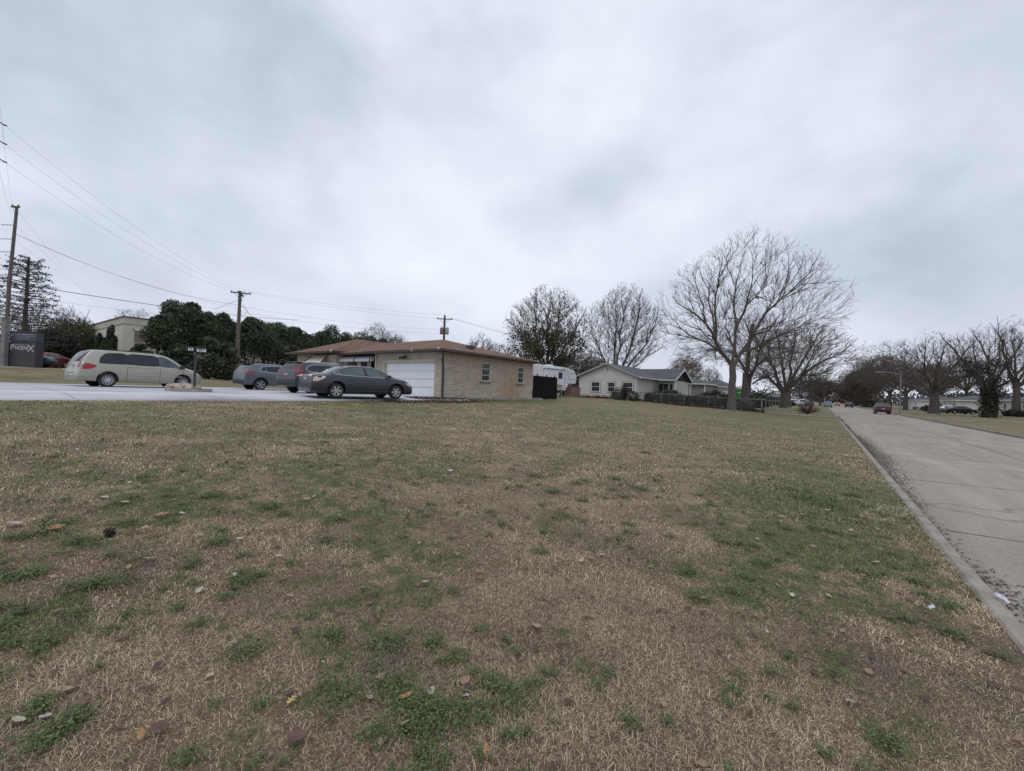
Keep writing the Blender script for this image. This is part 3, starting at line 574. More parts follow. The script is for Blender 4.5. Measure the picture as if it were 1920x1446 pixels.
def fill(LP, LR, env, counts, g, rmin, lowcut):
    """branches that reach out from the limbs to points spread through the crown's dome, coarse ones first, then twigs"""
    nP = [LP[:, 2:].reshape(-1, 3)]; nD = [np.repeat(unit(LP[:, 2:] - LP[:, 1:-1]), 1, 0).reshape(-1, 3)]; nR = [LR[:, 2:].reshape(-1)]; out = []
    c, rad = env; org = np.array([0, 0, lowcut * .7])
    for si, n in enumerate(counts):
        d = unit(g.normal(0, 1, (n * 3, 3))); r = g.uniform(0, 1, n * 3) ** (.30 if si < 2 else .34); p = c + d * rad * r[:, None] * (1 + .06 * np.sin(d[:, :1] * 6 + 1) + .05 * np.sin(d[:, 2:] * 9 + d[:, 1:2] * 7)); p = p[p[:, 2] > lowcut + .8 * g.uniform(0, 1, len(p))][:n]; n = len(p)
        N_ = np.concatenate(nP); D_ = np.concatenate(nD); R_ = np.concatenate(nR); pick = np.zeros(n, int)
        for a in range(0, n, 600):
            q = p[a:a + 600, None] - N_[None]; L_ = np.sqrt((q ** 2).sum(-1)) + 1e-6; cs = (q * D_[None]).sum(-1) / L_; rd = unit(p[a:a + 600] - org); cr_ = (q * rd[:, None]).sum(-1) / L_; pick[a:a + 600] = np.argmin(L_ * (2.6 - .8 * cs - 1.2 * cr_) + (L_ < .12) * 9, 1)
        b = N_[pick]; dd = D_[pick]; v = p - b; L_ = np.linalg.norm(v, axis=1); mx = (4.5, 2.4, 1.3)[si] * (rad[0] / 8.5) ** .7; v = v * np.minimum(1, mx / L_)[:, None]; L_ = np.linalg.norm(v, axis=1); K = 5 if si < 2 else 4
        t = np.linspace(0, 1, K)[None, :, None]; ctl = b + dd * (L_ * .26)[:, None] + np.array([0, 0, .02]) * L_[:, None]; e = b + v
        Q = (1 - t) ** 2 * b[:, None] + 2 * t * (1 - t) * ctl[:, None] + t ** 2 * e[:, None]; Q[:, 1:] += g.normal(0, .022, Q[:, 1:].shape) * L_[:, None, None]
        rb = np.minimum(R_[pick] * .6, L_ * .012 + .004 * (3 - si)); Rr = np.maximum(rb[:, None] * np.linspace(1, .3, K), rmin); out.append((Q, Rr))
        nP.append(Q[:, 1:].reshape(-1, 3)); dq = Q[:, 1:] - Q[:, :-1]; nD.append(unit(dq).reshape(-1, 3)); nR.append(Rr[:, 1:].reshape(-1))
    return out
def bare_tree(name, base, trunk, limbs, levels, label, group=None, bark='bark', rz=0, seed=1, rmin=.004, extra=None, crown_name='crown', cat='tree', env=None, counts=(50, 480, 3200), lowcut=None):
    """trunk: (pts, radii); limbs: list of (pts, r0, r1) in metres from the base"""
    g = np.random.default_rng(seed); root = empty(name, base, rz, label, cat, group); tr = Geo(); cr = Geo()
    tp = resample(trunk[0], 7); tR = np.interp(np.linspace(0, 1, 7), np.linspace(0, 1, len(trunk[1])), trunk[1]); tp = tp + np.vstack([np.zeros(3), g.normal(0, tR[0] * .035, (6, 3)) * [1, 1, 0]])
    tr.add(*tubes(tp[None], tR[None], 12))
    LP = np.stack([resample(l[0], 9) for l in limbs]); LR = np.stack([np.linspace(l[1], l[2], 9) for l in limbs])
    Ls = np.linalg.norm(np.diff(LP, axis=1), axis=-1).sum(1); LP[:, 1:-1] += g.normal(0, 1, LP[:, 1:-1].shape) * (Ls * .012)[:, None, None]
    tr.add(*tubes(LP, LR, 8)); cur = (LP, LR); allp = [LP]
    if env is None:
        q = LP.reshape(-1, 3); q = q[q[:, 2] > tp[-1][2]]; lo, hi = q.min(0), q.max(0); env = ((lo + hi) / 2 * [1, 1, 1], np.maximum((hi - lo) / 2, 1) * [1.2, 1.2, 1.16])
    for i, cur in enumerate(fill(LP, LR, (np.array(env[0]), np.array(env[1])), counts, g, rmin, tp[-1][2] * .8 if lowcut is None else lowcut)):
        cr.add(*tubes(cur[0], cur[1], 5 if i == 0 else (4 if i == 1 else 3))); allp.append(cur[0])
    tr.obj('trunk', M[bark], root); cr.obj(crown_name, M[bark], root)
    if extra: extra(root, g, allp)
    return root
def leaf_quads(P, size, g, asp=.6):
    n = len(P); u = unit(g.normal(0, 1, (n, 3))); v = unit(np.cross(u, g.normal(0, 1, (n, 3)))); s = (size * g.uniform(.6, 1.4, n))[:, None]
    V = np.stack([P - u * s, P - v * s * asp, P + u * s, P + v * s * asp], 1).reshape(-1, 3); return V, np.arange(n * 4).reshape(n, 4)
def leaves_on(name, m, lvl, frac, per, spread, size, filt=None):
    def f(root, g, allp):
        P = allp[lvl].reshape(-1, 3)
        if filt is not None: P = P[filt(P)]
        P = P[g.uniform(0, 1, len(P)) < frac]; P = np.repeat(P, per, 0); P = P + g.normal(0, spread, P.shape)
        if len(P): npmesh(name, *leaf_quads(P, size, g), M[m], root)
    return f
def auto_limbs(g, n, h0, L_, spread, r0, k=5, up=.25, hs=0.0):
    out = []
    for i in range(n):
        a = 2 * PI * (i + g.uniform(-.3, .3)) / n; el = PI / 2 - spread * g.uniform(.35, 1.1); d = np.array([math.cos(a) * math.cos(el), math.sin(a) * math.cos(el), math.sin(el)])
        p = np.array([0, 0, h0 + hs * g.uniform(-.5, .5)]); pts = [p]; l = L_ * g.uniform(.72, .98)
        for q in range(k):
            d = d + g.normal(0, .10, 3) + np.array([0, 0, up * .35]); d = d / np.linalg.norm(d); p = p + d * l / k; pts.append(p)
        out.append((pts, r0 * g.uniform(.6, 1), r0 * .12))
    return out
def generic_tree(name, base, H, label, group=None, n=7, spread=.9, h0=.22, r=.021, lev=((6, .45, .6, .06), (6, .45, .6, .05), (5, .5, .6, .03)), bark='bark', seed=1, extra=None, up=.25, rmin=.006, cat='tree'):
    g = np.random.default_rng(seed + 100); R0 = H * r; hh = H * h0
    return bare_tree(name, base, ([(0, 0, -.3), (0, 0, hh * .5), (0, 0, hh * 1.15)], [R0 * 1.35, R0, R0 * .85]), auto_limbs(g, n, hh, (H - hh) * .72, spread, R0 * .5, up=up, hs=hh * .3), lev, label, group, bark, seed=seed, extra=extra, rmin=rmin, cat=cat)

# the big bare tree: limbs follow the photograph's, each with its own lean in depth
BZ = 41.0; bx, by = XY(1377, BZ); bg_ = G(bx, by); BB = Vector((bx, by, bg_))
def cp(cx, cy, dz_=0.0, z0=BZ):                                    # point of the enlarged tree view -> place, metres from the tree's base
    return tuple(W(1200 + (cx if cy > 950 else 628 + (cx - 628) * .91) / 3.614, 400 + (cy if cy > 950 else 950 - (950 - cy) * .925) / 3.614, z0 + dz_) - BB)
limbs = []
def LB(pts, dep, r0, r1):
    r0 *= .74; pts = pts[:-1] if len(pts) > 5 else pts; limbs.append(([cp(x, y, dep * (i / (len(pts) - 1)) ** 1.2) for i, (x, y) in enumerate(pts)], r0, r1))
LB([(622, 1040), (560, 960), (500, 910), (420, 870), (330, 840), (260, 790), (200, 740), (140, 690), (95, 655)], 3, .20, .02)
LB([(615, 1010), (530, 910), (470, 800), (430, 720), (380, 680), (330, 650), (250, 600), (180, 530), (120, 455)], -3, .22, .02)
LB([(525, 900), (500, 800), (480, 700), (450, 560), (440, 450), (400, 370), (350, 290), (310, 220)], 4, .15, .015)
LB([(500, 830), (498, 700), (500, 600), (505, 500), (515, 410), (540, 330), (552, 250), (545, 140)], -4, .16, .015)
LB([(515, 410), (560, 340), (600, 260), (650, 180), (688, 95)], -5, .07, .012)
LB([(625, 1020), (630, 850), (655, 750), (632, 640), (635, 540), (640, 450), (655, 380), (700, 250), (690, 200)], 2, .22, .015)
LB([(650, 780), (690, 680), (730, 600), (765, 500), (780, 400), (775, 280), (785, 110)], -2, .17, .015)
LB([(665, 730), (720, 620), (780, 540), (850, 450), (880, 380), (920, 290), (975, 180)], 5, .12, .013)
LB([(635, 1040), (700, 935), (765, 830), (830, 720), (890, 660), (950, 600), (1050, 500), (1150, 420), (1280, 330), (1392, 255)], -2, .24, .015)
LB([(940, 610), (985, 520), (1015, 470), (1060, 390), (1090, 300), (1130, 180)], 3, .10, .012)
LB([(1050, 500), (1120, 440), (1180, 390), (1230, 300), (1290, 185)], -4, .09, .012)
LB([(1000, 555), (1110, 490), (1200, 465), (1290, 420), (1375, 370)], 1, .07, .012)
LB([(690, 945), (770, 915), (850, 885), (950, 835), (1050, 800), (1150, 760), (1200, 740)], -5, .13, .015)
LB([(470, 850), (400, 790), (300, 740), (220, 700), (170, 640)], 5, .09, .012)
LB([(435, 720), (400, 600), (380, 480), (330, 380), (250, 330), (160, 340)], 2, .09, .012)
LB([(640, 450), (600, 350), (580, 250), (620, 160), (640, 95)], 4, .06, .012)
LB([(850, 450), (870, 330), (870, 220), (900, 120)], 6, .06, .012)
bare_tree('bare_tree', BB, ([cp(618, 1330), cp(625, 1200), cp(626, 1080), cp(628, 1000)], [.44, .33, .31, .27]), limbs,
          [(13, .36, .62, .05), (9, .46, .62, .03), (12, .48, .62, .01)],
          'tall spreading bare tree with a pale grey trunk beside the chain link fence', bark='bark', seed=3, rmin=.0075, cat='tree', env=(tuple(W(1398, 592, BZ) - BB), (8.25, 7.4, 7.9)), counts=(130, 1300, 6200), lowcut=3.9)
# second tree: broken topped, behind it
def tree_at(px, z, fn, *a, **k):
    x, y = XY(px, z); return fn(a[0], on(x, y, -.05), *a[1:], **k)
def traced(name, px0, z, P, lev, label, e=None, **k):
    x, y = XY(px0, z); B = Vector((x, y, G(x, y))); L_ = []
    for pts, dep, r0, r1 in P['limbs']: r0 *= .72; L_.append(([tuple(W(a, b, z + dep * (i / (len(pts) - 1))) - B) for i, (a, b) in enumerate(pts)], r0, r1))
    if e: k['env'] = (tuple(W(e[0], e[1], z) - B), (e[2] * z / FPX, e[2] * z / FPX * .85, e[3] * z / FPX)); k.setdefault('counts', (90, 900, 5200))
    return bare_tree(name, B, ([tuple(W(a, b, z) - B) for a, b in P['trunk']], P['tr']), L_, lev, label, **k)
traced('bare_tree', 1399, 50, dict(trunk=[(1396, 764), (1397, 735), (1400, 700)], tr=[.52, .43, .38], limbs=[
    ([(1399, 715), (1401, 690), (1405, 650), (1410, 625), (1412, 608)], 1, .36, .2),
    ([(1403, 745), (1408, 720), (1415, 690), (1425, 655), (1440, 620), (1462, 590)], -2, .30, .03),
    ([(1400, 700), (1385, 675), (1372, 645), (1362, 610), (1358, 585)], 2, .22, .03),
    ([(1404, 660), (1430, 640), (1465, 628), (1500, 612), (1530, 600)], 3, .16, .02),
    ([(1408, 640), (1400, 610), (1392, 585)], -2, .12, .02),
    ([(1411, 720), (1422, 712), (1440, 708), (1458, 706)], 0, .15, .04)]),
    [(12, .42, .62, .04), (9, .50, .6, .02), (9, .50, .6, .01)], 'broken topped tree with ivy dark trunk directly behind the big bare tree', e=(1425, 645, 92, 62), seed=5, bark='bark2',
    extra=leaves_on('ivy', 'ivy', 0, .5, 26, .33, .10, lambda P: P[:, 2] < 5.5))
traced('bare_tree', 1473, 62, dict(trunk=[(1473, 763), (1473, 748), (1472, 733)], tr=[.85, .68, .62], limbs=[
    ([(1472, 738), (1455, 722), (1437, 705), (1425, 690), (1412, 680)], -2, .36, .04),
    ([(1470, 735), (1458, 705), (1445, 675), (1435, 645), (1425, 630)], 3, .34, .04),
    ([(1473, 733), (1470, 700), (1462, 665), (1458, 635), (1450, 610)], -2, .30, .04),
    ([(1475, 733), (1480, 695), (1487, 660), (1492, 630), (1490, 600)], 3, .32, .04),
    ([(1477, 732), (1492, 700), (1508, 668), (1525, 640), (1545, 610)], -1, .34, .04),
    ([(1479, 730), (1500, 708), (1530, 685), (1560, 668), (1592, 650)], -3, .34, .03),
    ([(1480, 735), (1510, 718), (1540, 708), (1575, 690)], 4, .22, .03),
    ([(1500, 705), (1530, 655), (1555, 625), (1570, 612)], 2, .18, .03)]),
    [(13, .40, .62, .04), (9, .48, .6, .02), (9, .5, .6, .01)], 'low vase shaped bare tree with thick dark trunk beside the black truck', e=(1497, 672, 100, 74), seed=8, bark='bark2', rmin=.013)
# olive tinged tree behind the camper
traced('willow_tree', 1030, 60, dict(trunk=[(1027, 735), (1026, 710), (1026, 690)], tr=[.6, .5, .42], limbs=[
    ([(1026, 700), (1005, 665), (985, 635), (965, 612), (948, 598)], 2, .30, .03),
    ([(1026, 695), (1008, 650), (1005, 610), (1003, 570), (1006, 548)], -2, .30, .03),
    ([(1026, 690), (1025, 640), (1030, 590), (1034, 545)], 3, .34, .03),
    ([(1028, 695), (1040, 650), (1046, 600), (1048, 560)], -3, .30, .03),
    ([(1030, 695), (1055, 655), (1075, 625), (1095, 600), (1100, 575)], 2, .30, .03),
    ([(1030, 700), (1060, 672), (1085, 655), (1105, 650)], -1, .24, .03),
    ([(1024, 705), (1000, 690), (975, 668), (960, 645)], -4, .2, .03)]),
    [(15, .38, .55, .06), (9, .50, .58, .04), (11, .5, .6, .02)], 'large dark tree with olive green foliage behind the white camper trailer', e=(1026, 620, 86, 86), seed=9, bark='bark2', rmin=.014,
    extra=lambda root, g, ap: (leaves_on('foliage', 'olive', 2, .09, 5, .25, .12, lambda P: P[:, 2] > 2)(root, g, ap), leaves_on('drooping_foliage', 'olive', 1, .6, 36, .55, .15, lambda P: (P[:, 2] < 9) & (P[:, 2] > 2.0))(root, g, ap)))
traced('bare_tree', 1155, 72, dict(trunk=[(1150, 745), (1151, 725), (1152, 705)], tr=[.65, .55, .48], limbs=[
    ([(1150, 715), (1142, 690), (1125, 655), (1112, 628), (1105, 600)], 2, .26, .03),
    ([(1150, 710), (1150, 670), (1155, 630), (1152, 590), (1148, 555)], -2, .32, .03),
    ([(1153, 710), (1160, 670), (1166, 620), (1170, 580), (1165, 550)], 3, .30, .03),
    ([(1154, 712), (1172, 680), (1185, 635), (1195, 590), (1205, 540)], -2, .34, .03),
    ([(1156, 715), (1180, 685), (1205, 655), (1225, 610), (1235, 570)], 3, .30, .03),
    ([(1158, 718), (1190, 685), (1220, 665), (1250, 648)], -3, .24, .03),
    ([(1148, 720), (1130, 690), (1108, 668), (1095, 640)], -3, .2, .03)]),
    [(15, .38, .55, .06), (9, .50, .58, .04), (11, .5, .6, .02)], 'tall many stemmed bare tree rising behind the white house roof', counts=(100, 1200, 7000), e=(1168, 618, 76, 84), seed=12, bark='bark', rmin=.013)
# rows of further trees
def far_tree(px, z, H, label, seed, **k):
    x, y = XY(px, z); k.setdefault('lev', ((12, .42, .62, .04), (9, .50, .6, .02), (8, .50, .6, .01))); H *= 1.5 if px > 1590 else 1.06; k['rmin'] = k.get('rmin', .01) * .95
    return generic_tree(k.pop('name', 'bare_tree'), on(x, y), H, label, seed=seed, **k)
far_tree(1285, 78, 10.5, 'bare tree with reddish brown dry leaves behind the white house', 21, spread=1.0, h0=.2, extra=leaves_on('dry_leaves', 'tanleaf', 3, .12, 3, .25, .10), rmin=.009, bark='bark3')
far_tree(1335, 95, 10.5, 'bare tree seen through the limbs left of the big bare trunk', 22, spread=.9, bark='bark3', rmin=.01)
far_tree(1520, 92, 10.5, 'bare tree on the left verge beyond the vase shaped tree', 23, spread=.9, bark='bark2', rmin=.011)
far_tree(1538, 135, 12, 'hazy bare tree far along the left kerb', 24, spread=.9, bark='bark2', rmin=.016, extra=leaves_on('dry_leaves', 'brownleaf', 3, .12, 3, .4, .2))
far_tree(1500, 120, 11, 'dark bare tree standing behind the white vans', 25, spread=.9, bark='bark2', rmin=.014)
far_tree(1245, 96, 9, 'small bare tree over the grey roof of the white house', 26, spread=.9, bark='bark2', rmin=.011)
# right hand side of the street
far_tree(1752, 72, 13.5, 'many limbed bare tree with thick trunk right of the street lamp', 31, n=10, spread=1.05, h0=.17, r=.032, bark='bark2', rmin=.010, up=.15, lev=((8, .45, .6, .05), (6, .5, .6, .04), (5, .5, .55, .03)),
         extra=leaves_on('dry_leaves', 'brownleaf', 3, .06, 2, .3, .10))
far_tree(1855, 58, 12.5, 'bare tree whose trunk and limbs are wrapped in dark ivy', 32, n=7, spread=.85, h0=.16, r=.027, bark='bark2', rmin=.009, up=.2,
         extra=lambda root, g, ap: (npmesh('ivy', *leaf_quads(np.repeat(np.stack([np.zeros(60), np.zeros(60), np.linspace(0, 3.2, 60)], 1), 55, 0) + g.normal(0, .42, (3300, 3)) * [1, 1, .5], .13, g), M['ivy'], root),
                                     leaves_on('limb_ivy', 'ivy', 0, .75, 170, .38, .12, lambda P: P[:, 2] < 7.8)(root, g, ap)))
far_tree(1905, 66, 14, 'tall bare tree at the right edge behind the ivy covered tree', 33, n=8, spread=.9, bark='bark2', rmin=.010)
far_tree(1698, 104, 14, 'bare tree with brownish crown behind the maroon car', 34, n=8, spread=1.0, h0=.2, bark='bark2', rmin=.013, extra=leaves_on('dry_leaves', 'brownleaf', 3, .07, 3, .35, .11))
far_tree(1668, 128, 15, 'tall brown crowned tree left of the street lamp', 35, n=8, spread=.95, h0=.2, bark='bark2', rmin=.015, extra=leaves_on('dry_leaves', 'brownleaf', 3, .10, 3, .4, .15))
far_tree(1640, 150, 17, 'tall dark brown tree behind the maroon car on the right side', 36, n=8, spread=.85, h0=.2, bark='bark2', rmin=.018, extra=leaves_on('dry_leaves', 'brownleaf', 3, .16, 3, .5, .18))
far_tree(1622, 178, 15, 'rust brown tree fourth from the street lamp going back', 37, n=8, spread=.95, h0=.15, bark='bark2', rmin=.02, extra=leaves_on('dry_leaves', 'brownleaf', 3, .3, 4, .6, .22))
far_tree(1608, 215, 15, 'rust brown tree low beside the black parked car', 38, n=8, spread=.95, h0=.15, bark='bark2', rmin=.025, extra=leaves_on('dry_leaves', 'brownleaf', 3, .30, 4, .7, .26))
far_tree(1597, 270, 15, 'smallest and farthest rust brown tree on the right side', 39, n=8, spread=.95, h0=.12, bark='bark2', rmin=.03, extra=leaves_on('dry_leaves', 'brownleaf', 3, .30, 4, .8, .3))
far_tree(1812, 118, 15, 'pale bare tree behind the light blue house on the right', 40, n=8, spread=.9, bark='bark2', rmin=.015)
far_tree(1745, 122, 12, 'low bare tree behind the roof right of the street lamp', 41, n=8, spread=1.0, bark='bark2', rmin=.015, extra=leaves_on('dry_leaves', 'brownleaf', 3, .2, 3, .35, .16))
# left side and behind the evergreens
far_tree(98, 62, 13.5, 'bare rounded tree between the sign and the beige building', 51, n=9, spread=.75, h0=.12, bark='bark2', rmin=.014)
far_tree(140, 58, 9.8, 'dense twiggy bare tree left of the beige building', 52, n=9, spread=.9, h0=.08, bark='bark2', rmin=.010, extra=leaves_on('foliage', 'olive', 3, .22, 3, .3, .12))
far_tree(160, 70, 10.5, 'thin bare tree at the left end of the beige building', 53, n=7, spread=.6, bark='bark2', rmin=.010)
far_tree(104, 50, 6.0, 'dark green and grey bushy tree behind the red car', 54, n=9, spread=1.0, h0=.06, bark='bark2', rmin=.010, extra=leaves_on('foliage', 'ivy', 3, .7, 5, .25, .12))
far_tree(252, 95, 17.5, 'small bare crown showing above the beige building roof', 55, n=8, spread=.7, bark='bark2', rmin=.013)
far_tree(302, 92, 16.0, 'bare crown between beige building and dark evergreens', 56, n=8, spread=.7, bark='bark2', rmin=.013)
far_tree(712, 112, 20.0, 'leftmost pale bare tree over the evergreens behind the brick house', 57, n=7, spread=.75, bark='bark3', rmin=.014)
far_tree(738, 110, 17.5, 'pale bare tree right of the tallest one over the evergreens', 58, n=7, spread=.8, bark='bark3', rmin=.014)
far_tree(760, 118, 15.5, 'low bare tree near the right end of the evergreen row', 59, n=7, spread=.8, bark='bark3', rmin=.015)
far_tree(650, 118, 16.5, 'bare tree top just above the middle of the evergreen row', 60, n=7, spread=.8, bark='bark3', rmin=.015)
far_tree(792, 125, 16, 'thin bare tree left of the second utility pole', 61, n=7, spread=.7, bark='bark3', rmin=.015)
far_tree(896, 92, 14.5, 'bare tree over the brick roof right of the second utility pole', 62, n=7, spread=.75, bark='bark2', rmin=.012)
far_tree(935, 82, 12, 'bare tree over the right end of the brick roof', 63, n=8, spread=.95, bark='bark2', rmin=.012)
far_tree(865, 105, 11.5, 'low bare tree peeking over the ridge of the brick roof', 64, n=8, spread=.9, bark='bark2', rmin=.014)
far_tree(1085, 88, 12.5, 'dark bare tree between the camper and the white house', 65, n=9, spread=.95, h0=.12, bark='bark2', rmin=.012, extra=leaves_on('dry_leaves', 'brownleaf', 3, .25, 3, .3, .13))
# a far belt of woods that closes the view all round
def woods():
    g_ = np.random.default_rng(77); q = Geo()
    for (x0, y0, x1, y1, h, n) in ((-150, -60, -150, 130, 9, 2600), (-150, 130, -110, 330, 10, 3200), (-110, 330, 2, 560, 12, 3600), (9, 560, 60, 350, 12, 2600), (60, 350, 70, 40, 10, 4200), (-8, 620, 24, 620, 11, 1400)):
        t = g_.uniform(0, 1, n); P = np.stack([x0 + (x1 - x0) * t + g_.normal(0, 5, n), y0 + (y1 - y0) * t + g_.normal(0, 5, n), g_.uniform(0, 1, n) ** .8 * h * (0.55 + .3 * np.sin(t * 37) * np.sin(t * 91 + 1) + .2 * g_.uniform(0, 1, n))], 1)
        P[:, 2] += gz(P[:, 0], P[:, 1]); q.add(*leaf_quads(P, 1.0, g_, .7))
    tag(q.obj('woods', mat('far_winter_woods', (0.10, 0.085, 0.08), (0.055, 0.048, 0.045), .12, .95), None, False), 'far off belt of grey brown winter woods closing the view', 'woods', kind='stuff')
woods()

# dark evergreens
def evergreen(name, base, H, wd, seed, label, group, bare=.30, lobes=11, dens=1.0, m='ever', trunk=True, top=1.0):
    g = np.random.default_rng(seed); root = empty(name, base, g.uniform(0, 6), label, 'evergreen tree', group); A = []; B = []
    for k in range(lobes):
        a = 2.4 * k + g.uniform(-.4, .4); t = (k + .5) / lobes; zc_ = H * (bare + (1 - bare) * (.15 + .72 * t)); rr = wd * .5 * (1 - .55 * t ** 2.2) * .55
        c = np.array([math.cos(a) * rr * (.9 if t < .85 else .3), math.sin(a) * rr * (.9 if t < .85 else .3), zc_]); s = np.array([wd * .30, wd * .30, H * .15]) * g.uniform(.6, 1.35) * (1 - .35 * t)
        n = int(1150 * dens); d = unit(g.normal(0, 1, (n, 3))); rad = g.uniform(.45, 1.25, n) ** .6; A.append(c + d * s * rad[:, None] * (1 + .12 * np.sin(d[:, :1] * 9 + k) * np.sin(d[:, 2:] * 7)))
    n = int((1500 if bare < .3 else 520) * dens); B = np.stack([g.normal(0, wd * .2, n), g.normal(0, wd * .2, n), g.uniform(.05, bare + .35, n) * H], 1)
    npmesh('crown', *leaf_quads(np.concatenate(A), .115, g, .5), M[m], root); npmesh('lower_foliage', *leaf_quads(B, .16, g, .5), M['ever2'], root)
    q = Geo(); nt_ = 4; TP = np.zeros((nt_, 5, 3)); 
    for i in range(nt_):
        a = g.uniform(0, 6.28); TP[i] = np.stack([np.cos(a) * wd * np.linspace(.05, .22, 5), np.sin(a) * wd * np.linspace(.05, .22, 5), np.linspace(-.3, H * .72, 5)], 1)
    q.add(*tubes(TP, np.tile(np.linspace(.13, .05, 5), (nt_, 1)), 6)); ch = children(TP, np.tile(np.linspace(.10, .04, 5), (nt_, 1)), g, 14, .22, 1.1, .0); q.add(*tubes(*ch, 4)); q.obj('trunk', M['bark2'], root); return root
EGX = 1
EG = 'dark evergreens in a row in front of the beige building'
row = [(303, 45, 7.6, 3.3, 'bushy evergreen at the left end of the row against the beige wall'), (322, 46, 9.0, 4.0, 'tall evergreen second from the left of the row'), (352, 47, 9.6, 4.4, 'tallest evergreen behind the white number sign'),
       (385, 48, 8.4, 3.4, 'evergreen with a narrow crown right of the number sign'), (412, 49, 8.6, 3.2, 'narrow evergreen just left of the utility pole'), (432, 51, 7.9, 3.0, 'evergreen directly behind the utility pole'),
       (470, 53, 8.0, 4.0, 'rounded evergreen just right of the utility pole'), (500, 56, 7.4, 3.6, 'evergreen above the blue grey crossover'), (522, 58, 7.8, 3.4, 'evergreen above the silver roofed crossover'),
       (548, 60, 7.7, 3.6, 'evergreen at the left tip of the red roof'), (572, 62, 7.6, 3.6, 'evergreen behind the left wing of the red roof'), (596, 64, 8.1, 3.6, 'evergreen over the left slope of the red roof'),
       (617, 66, 8.3, 3.4, 'evergreen pointed above the left slope near the peak'), (645, 69, 7.7, 4.0, 'evergreen directly left of the roof peak'), (672, 72, 7.4, 3.6, 'evergreen directly over the roof peak'),
       (694, 75, 7.7, 4.2, 'evergreen right of the roof peak'), (716, 77, 7.7, 3.4, 'evergreen second right of the roof peak'), (742, 80, 7.3, 4.2, 'evergreen third right of the roof peak'), (772, 84, 7.6, 4.6, 'evergreen at the right end of the row')]
for i, (px, z, h, wd, lb) in enumerate(row):
    x, y = XY(px, z); h = h * .88 if px < 450 else (h * 1.0 if px < 600 else 8.9 + .25 * math.sin(px)); wd *= 1.0 if px < 450 else 1.3; evergreen('evergreen_tree', on(x, y), h, wd, 200 + i, lb, EG, bare=.42 if px < 560 else .14, dens=1.0 if px < 560 else .75)
for i, (px, z, h, wd, lb) in enumerate([(262, 42, 3.3, 2.6, 'low dark shrub behind the silver minivan roof'), (388, 43, 4.6, 3.2, 'low green bush at the foot of the evergreens right of the number sign'), (425, 44, 4.2, 2.6, 'low green bush at the foot of the utility pole'),
                                        (548, 52, 4.8, 3.4, 'green bush at the left corner of the brick house'), (330, 43, 3.6, 3.4, 'brownish low bush behind the front of the minivan')]):
    x, y = XY(px, z); evergreen('evergreen_shrub', on(x, y), h, wd, 240 + i, lb, 'shrubs below the evergreen row', bare=.0, lobes=7)
for i, (px, z, h, wd, lb) in enumerate([(205, 46, 5.6, 1.25, 'wide columnar evergreen at the front of the beige building'), (184, 49, 4.8, .85, 'slim columnar evergreen at the far bay of the beige building'), (167, 52, 4.8, .85, 'slim columnar evergreen at the left end of the beige building')]):
    x, y = XY(px, z); evergreen('columnar_evergreen', on(x, y), h, wd, 250 + i, lb, 'columnar evergreens by the beige building', bare=.0, lobes=9, dens=.7)
# sparse layered conifer by the left pole
def conifer():
    x, y = XY(42, 44); g = np.random.default_rng(66); root = empty('conifer_tree', on(x, y), 0, 'sparse dark conifer with level boughs behind the tall pole at left', 'tree'); q = Geo(); f = Geo()
    H = 11.4; tp = np.array([[[0, 0, k * H / 6] for k in range(7)]], float); q.add(*tubes(tp, np.linspace(.28, .03, 7)[None], 8)); P = []
    for k in range(95):
        z_ = 2.0 + (H - 2.4) * k / 95; a = k * 2.4; l = 3.9 * (1 - .72 * (z_ / H) ** 1.5) * g.uniform(.7, 1.1); P.append([[math.cos(a) * l * t, math.sin(a) * l * t, z_ + .5 * t - .35 * t * t * l * .4] for t in np.linspace(0, 1, 5)])
    P = np.array(P); q.add(*tubes(P, np.tile(np.linspace(.05, .012, 5), (95, 1)), 4)); C = children(P, np.tile(np.linspace(.03, .01, 5), (95, 1)), g, 5, .35, .8, 0); q.add(*tubes(*C, 3))
    q.obj('trunk', M['bark2'], root); pts = C[0][:, 1:].reshape(-1, 3); n0 = len(pts); pts = np.repeat(pts, 3, 0) + g.normal(0, .14, (n0 * 3, 3)) * [1, 1, .35]
    npmesh('crown', *leaf_quads(pts, .10, g, .4), M['ivy'], root)
conifer()

# ---------------------------------------------------------------- building helpers
def part(name, V, F, m, parent): return npmesh(name, V, F, m, parent)
def hip(name, x0, x1, y0, y1, ze, ridge, th, m, parent, fascia=None):
    (xa, ya, za), (xb, yb, zb) = ridge
    C = [(x0, y0), (x1, y0), (x1, y1), (x0, y1)]; V = [(a, b, ze) for a, b in C] + [(a, b, ze + th) for a, b in C] + [(xa, ya, za), (xb, yb, zb)]
    alongx = abs(xb - xa) >= abs(yb - ya)
    F = [(4, 5, 9, 8), (5, 6, 9), (6, 7, 8, 9), (7, 4, 8)] if alongx else [(4, 5, 8), (5, 6, 9, 8), (6, 7, 9), (7, 4, 8, 9)]
    rf = npmesh(name, V, F + [(3, 2, 1, 0)], m, parent)
    e = .012; mb = MB()
    for (a, b) in ((0, 1), (1, 2), (2, 3), (3, 0)):
        p, q = C[a], C[b]; mb.add([(p[0], p[1], ze - .002), (q[0], q[1], ze - .002), (q[0], q[1], ze + th), (p[0], p[1], ze + th)], [(0, 1, 2, 3)])
    if fascia: mb.build('fascia', fascia, rf)
    return rf
